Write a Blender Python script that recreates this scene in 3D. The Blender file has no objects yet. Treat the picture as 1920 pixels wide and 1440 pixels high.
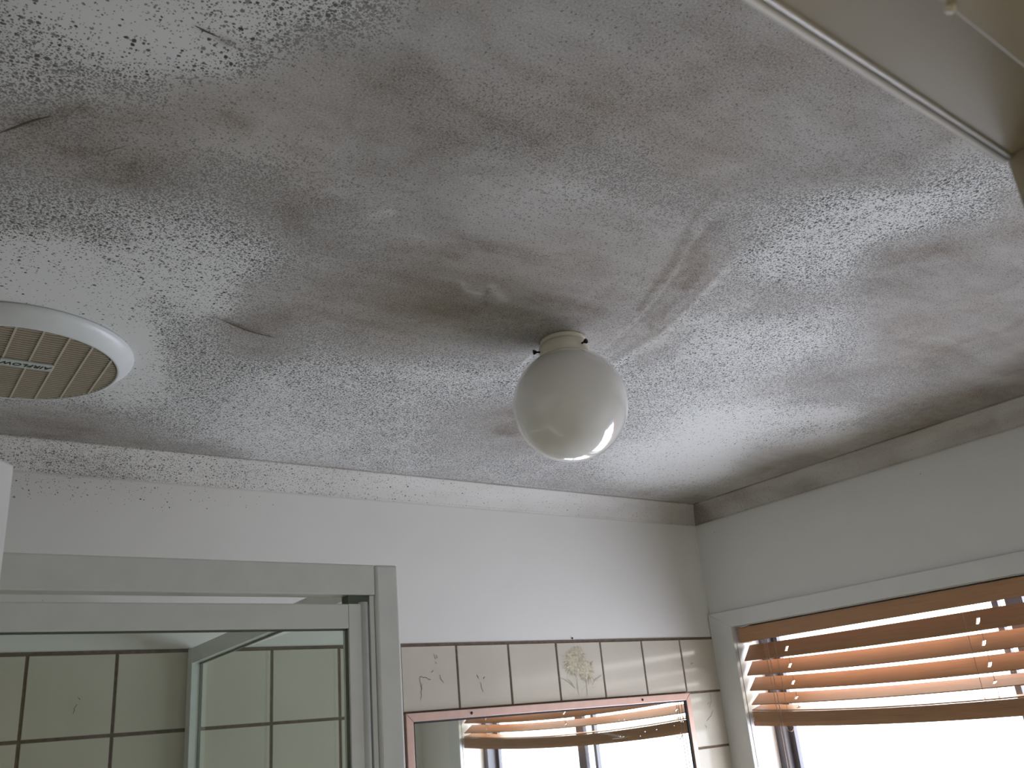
import bpy, bmesh, math, random
from mathutils import Vector, Matrix, noise

C = bpy.context.scene.collection
SC = bpy.context.scene
T = 2.03                      # height of the top of the wall tiles
CEIL = T + 0.3916             # ceiling height

# ------------------------------------------------------------------ camera
cam = bpy.data.cameras.new('camera')
camo = bpy.data.objects.new('camera', cam); C.objects.link(camo)
RT = Vector((0.80581047, -0.58560533, -0.08795385))
DN = Vector((0.14739344, 0.34219636, -0.92799613))
FW = Vector((0.57353697, 0.73482518, 0.36205979))
m = Matrix(((RT.x, -DN.x, -FW.x, -2.1125855), (RT.y, -DN.y, -FW.y, -1.8529544),
            (RT.z, -DN.z, -FW.z, T - 0.2050804), (0, 0, 0, 1)))
camo.matrix_world = m
cam.sensor_fit = 'HORIZONTAL'; cam.sensor_width = 36.0
cam.lens = 36.0 * 1671.16 / 1920.0
cam.clip_start = 0.02
cam.dof.use_dof = True; cam.dof.focus_distance = 1.6; cam.dof.aperture_fstop = 20.0
SC.camera = camo

# ------------------------------------------------------------------ daylight and hall fill
SC.view_settings.view_transform = 'Standard'; SC.view_settings.look = 'None'
SC.view_settings.gamma = 1.0; SC.view_settings.use_curve_mapping = False
SC.view_settings.exposure = 0.0
SKY_UP = (1.0, 0.985, 0.93, 1); SKY_LOW = (0.88, 0.93, 1.12, 1)
SKY_STRENGTH = 15.8
w = bpy.data.worlds.new('overcast_sky'); SC.world = w; w.use_nodes = True
nt = w.node_tree; nt.nodes.clear()
tc = nt.nodes.new('ShaderNodeTexCoord'); sx = nt.nodes.new('ShaderNodeSeparateXYZ')
cr = nt.nodes.new('ShaderNodeValToRGB'); bg = nt.nodes.new('ShaderNodeBackground'); wo = nt.nodes.new('ShaderNodeOutputWorld')
ad = nt.nodes.new('ShaderNodeMath'); ad.operation = 'MULTIPLY_ADD'; ad.inputs[1].default_value = .5; ad.inputs[2].default_value = .5
nt.links.new(tc.outputs['Generated'], sx.inputs[0]); nt.links.new(sx.outputs['Z'], ad.inputs[0]); nt.links.new(ad.outputs[0], cr.inputs[0])
# bright paving close to the house, duller towards the horizon, white overcast above
rp = cr.color_ramp
def sc_(c, k): return (c[0] * k, c[1] * k, c[2] * k, 1)
rp.elements[0].position = .05; rp.elements[0].color = sc_(SKY_LOW, .79)
rp.elements[1].position = .56; rp.elements[1].color = sc_(SKY_UP, .45)
e_ = rp.elements.new(.32); e_.color = sc_(SKY_LOW, .62)
e_ = rp.elements.new(.47); e_.color = sc_(SKY_LOW, .30)
e_ = rp.elements.new(.51); e_.color = sc_(SKY_UP, .34)
bg.inputs['Strength'].default_value = SKY_STRENGTH
nt.links.new(cr.outputs[0], bg.inputs['Color']); nt.links.new(bg.outputs[0], wo.inputs['Surface'])
pl = bpy.data.lights.new('window_portal', 'AREA'); pl.shape = 'RECTANGLE'; pl.size = 1.36; pl.size_y = 1.06
pl.cycles.is_portal = True
hl = bpy.data.lights.new('hall_fill_light', 'AREA'); hl.shape = 'RECTANGLE'; hl.size = .9; hl.size_y = 1.2; hl.energy = 16.0; hl.color = (1.0, .99, .94)
ho = bpy.data.objects.new('hall_fill_light', hl); C.objects.link(ho)          # added fill from the hallway
ho.matrix_world = Matrix(((0, 0, -1, -.72), (-1, 0, 0, -2.45), (0, 1, 0, 1.4), (0, 0, 0, 1)))
po = bpy.data.objects.new('window_portal', pl); C.objects.link(po)
po.matrix_world = Matrix(((0, 0, 1, .17), (1, 0, 0, -.75), (0, 1, 0, T - .49), (0, 0, 0, 1)))

# ------------------------------------------------------------------ helpers
def tag(o, label=None, cat=None, group=None, kind=None):
    if label: o['label'] = label
    if cat: o['category'] = cat
    if group: o['group'] = group
    if kind: o['kind'] = kind
    return o

def empty(name, loc, label=None, cat=None, group=None):
    o = bpy.data.objects.new(name, None); C.objects.link(o); o.location = loc
    o.empty_display_size = .05
    return tag(o, label, cat, group)

def link(name, bm, mat, parent=None, smooth=False):
    me = bpy.data.meshes.new(name)
    bmesh.ops.recalc_face_normals(bm, faces=bm.faces[:])
    bm.to_mesh(me); bm.free()
    if smooth:
        for p in me.polygons: p.use_smooth = True
    o = bpy.data.objects.new(name, me); C.objects.link(o)
    for mm in (mat if isinstance(mat, (list, tuple)) else [mat]): me.materials.append(mm)
    if parent is not None:
        o.parent = parent
        o.matrix_parent_inverse = Matrix.Translation(parent.location).inverted()
    return o

def box(bm, x0, x1, y0, y1, z0, z1, bev=0.0, seg=2):
    vs = [bm.verts.new((x, y, z)) for x in (x0, x1) for y in (y0, y1) for z in (z0, z1)]
    fs = [(0, 1, 3, 2), (4, 6, 7, 5), (0, 4, 5, 1), (2, 3, 7, 6), (0, 2, 6, 4), (1, 5, 7, 3)]
    faces = [bm.faces.new([vs[i] for i in f]) for f in fs]
    if bev > 0:
        es = list({e for f in faces for e in f.edges})
        bmesh.ops.bevel(bm, geom=es, offset=bev, segments=seg, profile=.5, affect='EDGES')
    return vs

def BX(*a, **k):
    bm = bmesh.new(); box(bm, *a, **k); return bm

def prism(bm, prof, axis, a0, a1, cap=True):
    """extrude a 2D profile [(u,v)...] along an axis; for 'x': (y,z), 'y': (x,z), 'z': (x,y)"""
    def P(u, v, a):
        return (a, u, v) if axis == 'x' else ((u, a, v) if axis == 'y' else (u, v, a))
    A = [bm.verts.new(P(u, v, a0)) for u, v in prof]; B = [bm.verts.new(P(u, v, a1)) for u, v in prof]
    n = len(prof)
    for i in range(n):
        bm.faces.new((A[i], A[(i + 1) % n], B[(i + 1) % n], B[i]))
    if cap:
        bm.faces.new(A[::-1]); bm.faces.new(B)

def lathe(bm, prof, cx, cy, n=64):
    rings = []
    for r, z in prof:
        if r < 1e-6: rings.append([bm.verts.new((cx, cy, z))])
        else: rings.append([bm.verts.new((cx + r * math.cos(2 * math.pi * i / n), cy + r * math.sin(2 * math.pi * i / n), z)) for i in range(n)])
    for a, b in zip(rings, rings[1:]):
        for i in range(n):
            j = (i + 1) % n
            if len(a) == 1 and len(b) > 1: bm.faces.new((a[0], b[i], b[j]))
            elif len(b) == 1 and len(a) > 1: bm.faces.new((a[i], a[j], b[0]))
            elif len(a) > 1: bm.faces.new((a[i], a[j], b[j], b[i]))

def tube(bm, pts, r, n=8):
    pts = [Vector(p) for p in pts]; rings = []
    for i, p in enumerate(pts):
        t = (pts[min(i + 1, len(pts) - 1)] - pts[max(i - 1, 0)]).normalized()
        u = t.cross(Vector((.31, .22, .93)) if abs(t.z) < .9 else Vector((1, 0, 0))).normalized(); v = t.cross(u)
        rings.append([bm.verts.new(p + r * (u * math.cos(2 * math.pi * k / n) + v * math.sin(2 * math.pi * k / n))) for k in range(n)])
    for a, b in zip(rings, rings[1:]):
        for k in range(n): bm.faces.new((a[k], a[(k + 1) % n], b[(k + 1) % n], b[k]))
    bm.faces.new(rings[0][::-1]); bm.faces.new(rings[-1])

# ------------------------------------------------------------------ materials
def new_mat(name):
    m = bpy.data.materials.new(name); m.use_nodes = True
    return m, m.node_tree, m.node_tree.nodes['Principled BSDF']

def mat(name, col, rough=.5, metal=0.0, var=.04, scale=30.0, bump=0.0, coat=0.0, spec=.5, stretch=(1, 1, 1)):
    m, nt, p = new_mat(name)
    tc = nt.nodes.new('ShaderNodeTexCoord'); mp = nt.nodes.new('ShaderNodeMapping'); mp.inputs['Scale'].default_value = stretch
    n = nt.nodes.new('ShaderNodeTexNoise'); n.inputs['Scale'].default_value = scale; n.inputs['Detail'].default_value = 4
    r = nt.nodes.new('ShaderNodeValToRGB')
    c = Vector(col)
    r.color_ramp.elements[0].position = .3; r.color_ramp.elements[1].position = .7
    r.color_ramp.elements[0].color = (*(c * (1 - var)), 1); r.color_ramp.elements[1].color = (*[min(1, q * (1 + var)) for q in c], 1)
    L = nt.links.new
    L(tc.outputs['Object'], mp.inputs[0]); L(mp.outputs[0], n.inputs['Vector']); L(n.outputs['Fac'], r.inputs[0]); L(r.outputs[0], p.inputs['Base Color'])
    p.inputs['Roughness'].default_value = rough; p.inputs['Metallic'].default_value = metal
    p.inputs['Coat Weight'].default_value = coat; p.inputs['Specular IOR Level'].default_value = spec
    p.inputs['Coat Roughness'].default_value = .03
    if bump:
        b = nt.nodes.new('ShaderNodeBump'); b.inputs['Strength'].default_value = bump; b.inputs['Distance'].default_value = .002
        L(n.outputs['Fac'], b.inputs['Height']); L(b.outputs[0], p.inputs['Normal'])
    return m

def glass(name, tint, refl=1.0):
    m = bpy.data.materials.new(name); m.use_nodes = True; nt = m.node_tree; nt.nodes.clear()
    o = nt.nodes.new('ShaderNodeOutputMaterial'); mx = nt.nodes.new('ShaderNodeMixShader')
    tr = nt.nodes.new('ShaderNodeBsdfTransparent'); gl = nt.nodes.new('ShaderNodeBsdfGlossy'); fr = nt.nodes.new('ShaderNodeFresnel')
    n = nt.nodes.new('ShaderNodeTexNoise'); n.inputs['Scale'].default_value = 6
    hs = nt.nodes.new('ShaderNodeMixRGB'); hs.inputs[1].default_value = (*tint, 1); hs.inputs[2].default_value = (*[min(1, t * 1.02) for t in tint], 1)
    fr.inputs['IOR'].default_value = 1.5; gl.inputs['Roughness'].default_value = .01
    mu = nt.nodes.new('ShaderNodeMath'); mu.operation = 'MULTIPLY'; mu.inputs[1].default_value = refl
    L = nt.links.new
    ge = nt.nodes.new('ShaderNodeNewGeometry'); fl = nt.nodes.new('ShaderNodeMath'); fl.operation = 'SUBTRACT'; fl.inputs[0].default_value = 1.0
    fm = nt.nodes.new('ShaderNodeMath'); fm.operation = 'MULTIPLY'; wt = nt.nodes.new('ShaderNodeMixRGB'); wt.inputs[2].default_value = (1, 1, 1, 1)
    L(ge.outputs['Backfacing'], fl.inputs[1]); L(fl.outputs[0], fm.inputs[0])       # a sheet: tint and mirror once, on the way in
    L(n.outputs['Fac'], hs.inputs[0]); L(ge.outputs['Backfacing'], wt.inputs[0]); L(hs.outputs[0], wt.inputs[1]); L(wt.outputs[0], tr.inputs[0])
    L(fr.outputs[0], mu.inputs[0]); L(mu.outputs[0], fm.inputs[1]); L(fm.outputs[0], mx.inputs[0])
    L(tr.outputs[0], mx.inputs[1]); L(gl.outputs[0], mx.inputs[2]); L(mx.outputs[0], o.inputs[0])
    return m

def mould_mat(name, paint, flat):
    """painted plaster with black mould: dots and wiped smears, amounts read from the mesh's 'dots' and 'smear' stain attributes"""
    m, nt, p = new_mat(name); N = nt.nodes.new; L = nt.links.new
    geo = N('ShaderNodeNewGeometry'); sp = N('ShaderNodeSeparateXYZ'); cb = N('ShaderNodeCombineXYZ'); L(geo.outputs['Position'], sp.inputs[0])
    def M(op, a, b=None, c=None, clamp=False):
        q = N('ShaderNodeMath'); q.operation = op; q.use_clamp = clamp
        for i, v in enumerate((a, b, c)):
            if v is None: continue
            if isinstance(v, (int, float)): q.inputs[i].default_value = v
            else: L(v, q.inputs[i])
        return q.outputs[0]
    if flat == 'ceiling': L(sp.outputs['X'], cb.inputs[0]); L(sp.outputs['Y'], cb.inputs[1])
    elif flat == 'back': L(sp.outputs['X'], cb.inputs[0]); L(M('SUBTRACT', sp.outputs['Z'], sp.outputs['Y']), cb.inputs[1])
    else: L(sp.outputs['Y'], cb.inputs[0]); L(M('SUBTRACT', sp.outputs['Z'], sp.outputs['X']), cb.inputs[1])
    P = cb.outputs[0]
    def nz(scale, detail=3, rough=.5, vec=None):
        q = N('ShaderNodeTexNoise'); q.inputs['Scale'].default_value = scale; q.inputs['Detail'].default_value = detail; q.inputs['Roughness'].default_value = rough
        L(vec if vec is not None else P, q.inputs['Vector']); return q
    # wobble so that the dots are ragged and run together
    wob = nz(260, 2); sv = N('ShaderNodeVectorMath'); sv.operation = 'MULTIPLY_ADD'
    L(wob.outputs['Color'], sv.inputs[0]); sv.inputs[1].default_value = (.0028, .0028, 0); L(P, sv.inputs[2]); PW = sv.outputs[0]
    aD = N('ShaderNodeAttribute'); aD.attribute_name = 'dots'; aS = N('ShaderNodeAttribute'); aS.attribute_name = 'smear'
    patch = nz(14, 4, .6); fine = nz(45, 3, .6)
    dens = M('MULTIPLY', M('MULTIPLY', M('POWER', aD.outputs['Fac'], 1.85), 1.85), M('MULTIPLY_ADD', patch.outputs['Fac'], 1.5, .28))
    dens = M('MULTIPLY', dens, M('MULTIPLY_ADD', fine.outputs['Fac'], 1.2, .4))
    def layer(scale, rmin, rmax, gain):
        v = N('ShaderNodeTexVoronoi'); v.voronoi_dimensions = '2D'; v.inputs['Scale'].default_value = scale; L(PW, v.inputs['Vector'])
        s = N('ShaderNodeSeparateColor'); L(v.outputs['Color'], s.inputs[0])
        on = M('LESS_THAN', s.outputs[0], M('MULTIPLY', dens, gain))
        rad = M('MULTIPLY_ADD', M('POWER', s.outputs[1], 1.6), rmax - rmin, rmin)
        d = M('DIVIDE', v.outputs['Distance'], rad)
        k = M('SUBTRACT', 1.25, d); k = M('MULTIPLY', k, 3.6, clamp=True)
        k = M('MULTIPLY', k, M('MULTIPLY_ADD', s.outputs[2], .35, .65))
        return M('MULTIPLY', k, on)
    # smear: streaked wipe marks, slight large patches and grain
    mp = N('ShaderNodeMapping'); mp.inputs['Rotation'].default_value = (0, 0, .75); mp.inputs['Scale'].default_value = (5, 26, 1); L(P, mp.inputs[0])
    dst = nz(5, 3); sv2 = N('ShaderNodeVectorMath'); sv2.operation = 'MULTIPLY_ADD'; L(dst.outputs['Color'], sv2.inputs[0]); sv2.inputs[1].default_value = (1.6, 1.6, 0); L(mp.outputs[0], sv2.inputs[2])
    streak = nz(1.0, 5, .6, sv2.outputs[0]); blot = nz(7, 5, .6); blot.inputs['Distortion'].default_value = .6; grain = nz(420, 2, .7)
    sm = M('MULTIPLY', aS.outputs['Fac'], M('MULTIPLY_ADD', streak.outputs['Fac'], .6, .78))
    sm = M('MULTIPLY', sm, M('MULTIPLY_ADD', blot.outputs['Fac'], .9, .6))
    sm = M('MULTIPLY', sm, M('MULTIPLY_ADD', grain.outputs['Fac'], 1.3, .35), clamp=True)
    d1 = layer(150, .10, .34, .75); d2 = layer(260, .14, .38, 1.0); d3 = layer(420, .16, .46, 1.0)
    wiped = M('MULTIPLY_ADD', sm, -1.7, 1.25, clamp=True)                      # inside wiped smears only the fine specks survive
    dots = M('MAXIMUM', M('MAXIMUM', M('MULTIPLY', d1, wiped), M('MULTIPLY', d2, M('MULTIPLY_ADD', wiped, .5, .5))), M('MULTIPLY', d3, .8))
    col0 = N('ShaderNodeMixRGB'); col0.inputs[1].default_value = (*paint, 1); col0.inputs[2].default_value = (*[q * .94 for q in paint], 1); L(blot.outputs['Fac'], col0.inputs[0])
    hue = nz(3.2, 4, .6); hr = N('ShaderNodeValToRGB'); hr.color_ramp.elements[0].position = .38; hr.color_ramp.elements[1].position = .62
    hr.color_ramp.elements[0].color = (.180, .124, .076, 1); hr.color_ramp.elements[1].color = (.170, .136, .108, 1); L(hue.outputs['Fac'], hr.inputs[0])
    mx = N('ShaderNodeMixRGB'); L(sm, mx.inputs[0]); L(col0.outputs[0], mx.inputs[1]); L(hr.outputs[0], mx.inputs[2])
    hd = N('ShaderNodeValToRGB'); hd.color_ramp.elements[0].position = .36; hd.color_ramp.elements[1].position = .6
    hd.color_ramp.elements[0].color = (.040, .022, .012, 1); hd.color_ramp.elements[1].color = (.020, .017, .016, 1); L(patch.outputs['Fac'], hd.inputs[0])
    m2 = N('ShaderNodeMixRGB'); L(M('MULTIPLY', dots, M('MULTIPLY_ADD', sm, -.35, .94)), m2.inputs[0]); L(mx.outputs[0], m2.inputs[1]); L(hd.outputs[0], m2.inputs[2])
    L(m2.outputs[0], p.inputs['Base Color']); p.inputs['Roughness'].default_value = .7; p.inputs['Specular IOR Level'].default_value = .15
    return m

PAINT = mat('white_wall_paint', (.82, .80, .74), .45, var=.02, scale=9)
TRIM = mat('white_gloss_paint', (.76, .76, .73), .28, var=.03, scale=14)
CREAM_SHADED = mat('shaded_beige_gloss_paint', (.42, .375, .28), .5, var=.06, scale=10)  # door lining paint, darkened to carry the shade in the doorway
BEAD = mat('cream_gloss_paint', (.78, .77, .70), .15, var=.05, scale=10, coat=.6)
MOULD_C = mould_mat('mouldy_ceiling_paint', (.80, .798, .77), 'ceiling')
MOULD_B = mould_mat('mouldy_back_paint', (.82, .80, .75), 'back')
MOULD_R = mould_mat('mouldy_right_paint', (.81, .80, .76), 'right')
GROUT = mat('brown_grout', (.16, .115, .085), .9, var=.25, scale=120)
TILE = mat('cream_tile_glaze', (.60, .55, .455), .12, var=.05, scale=5)
CRACK = mat('dark_craze_line', (.10, .085, .06), .7)
FLOWR = mat('olive_print', (.42, .37, .25), .4, var=.2, scale=200)
FLOWB = mat('pale_yellow_print', (.585, .53, .385), .2, var=.2, scale=150)
COPPER = mat('rose_copper_anodised', (.62, .42, .345), .35, .35, var=.05, scale=40)
BLACK = mat('black_rubber', (.015, .015, .018), .6)
DARK = mat('dark_metal', (.03, .022, .018), .4, .5)
WOOD = mat('red_brown_timber', (.46, .25, .125), .45, var=.08, scale=22, stretch=(8, .6, 8))
CORD = mat('tan_cord', (.42, .30, .22), .7)
PLAST = mat('white_plastic', (.72, .735, .71), .35, var=.03)
DUSTY = mat('dusty_louvre_plastic', (.33, .27, .18), .7, var=.06, scale=60)
BADGE = mat('grey_green_badge', (.52, .56, .50), .4)
INK = mat('black_ink', (.02, .02, .02), .5)
ALU = mat('white_powder_coat', (.80, .82, .80), .3, var=.03, coat=.2)
SEAL = mat('green_grey_seal', (.12, .15, .11), .6)
BRONZE = mat('dark_aluminium', (.13, .13, .15), .4, .4)
FLOOR = mat('beige_floor_tile', (.27, .24, .14), .4, var=.1, scale=4)
HALLP = mat('hall_paint', (.62, .57, .48), .6)
CARPET = mat('brown_carpet', (.30, .24, .18), .95, var=.2, scale=200)
OPAL = mat('opal_glass', (.90, .885, .83), .12, var=.015, scale=4, coat=1.0)
OPAL.node_tree.nodes['Principled BSDF'].inputs['Subsurface Weight'].default_value = .25
OPAL.node_tree.nodes['Principled BSDF'].inputs['Subsurface Radius'].default_value = (.02, .02, .018)
GALL = mat('ivory_enamel', (.82, .76, .62), .35)
WGLASS = glass('clear_window_glass', (.97, .98, .98))
SGLASS = glass('green_shower_glass', (.86, .92, .86))
MIRR = mat('silvered_glass', (.86, .90, .88), .015, 1.0, var=.01)
MARK = mat('dried_splash', (.8, .82, .82), .6)

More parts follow.
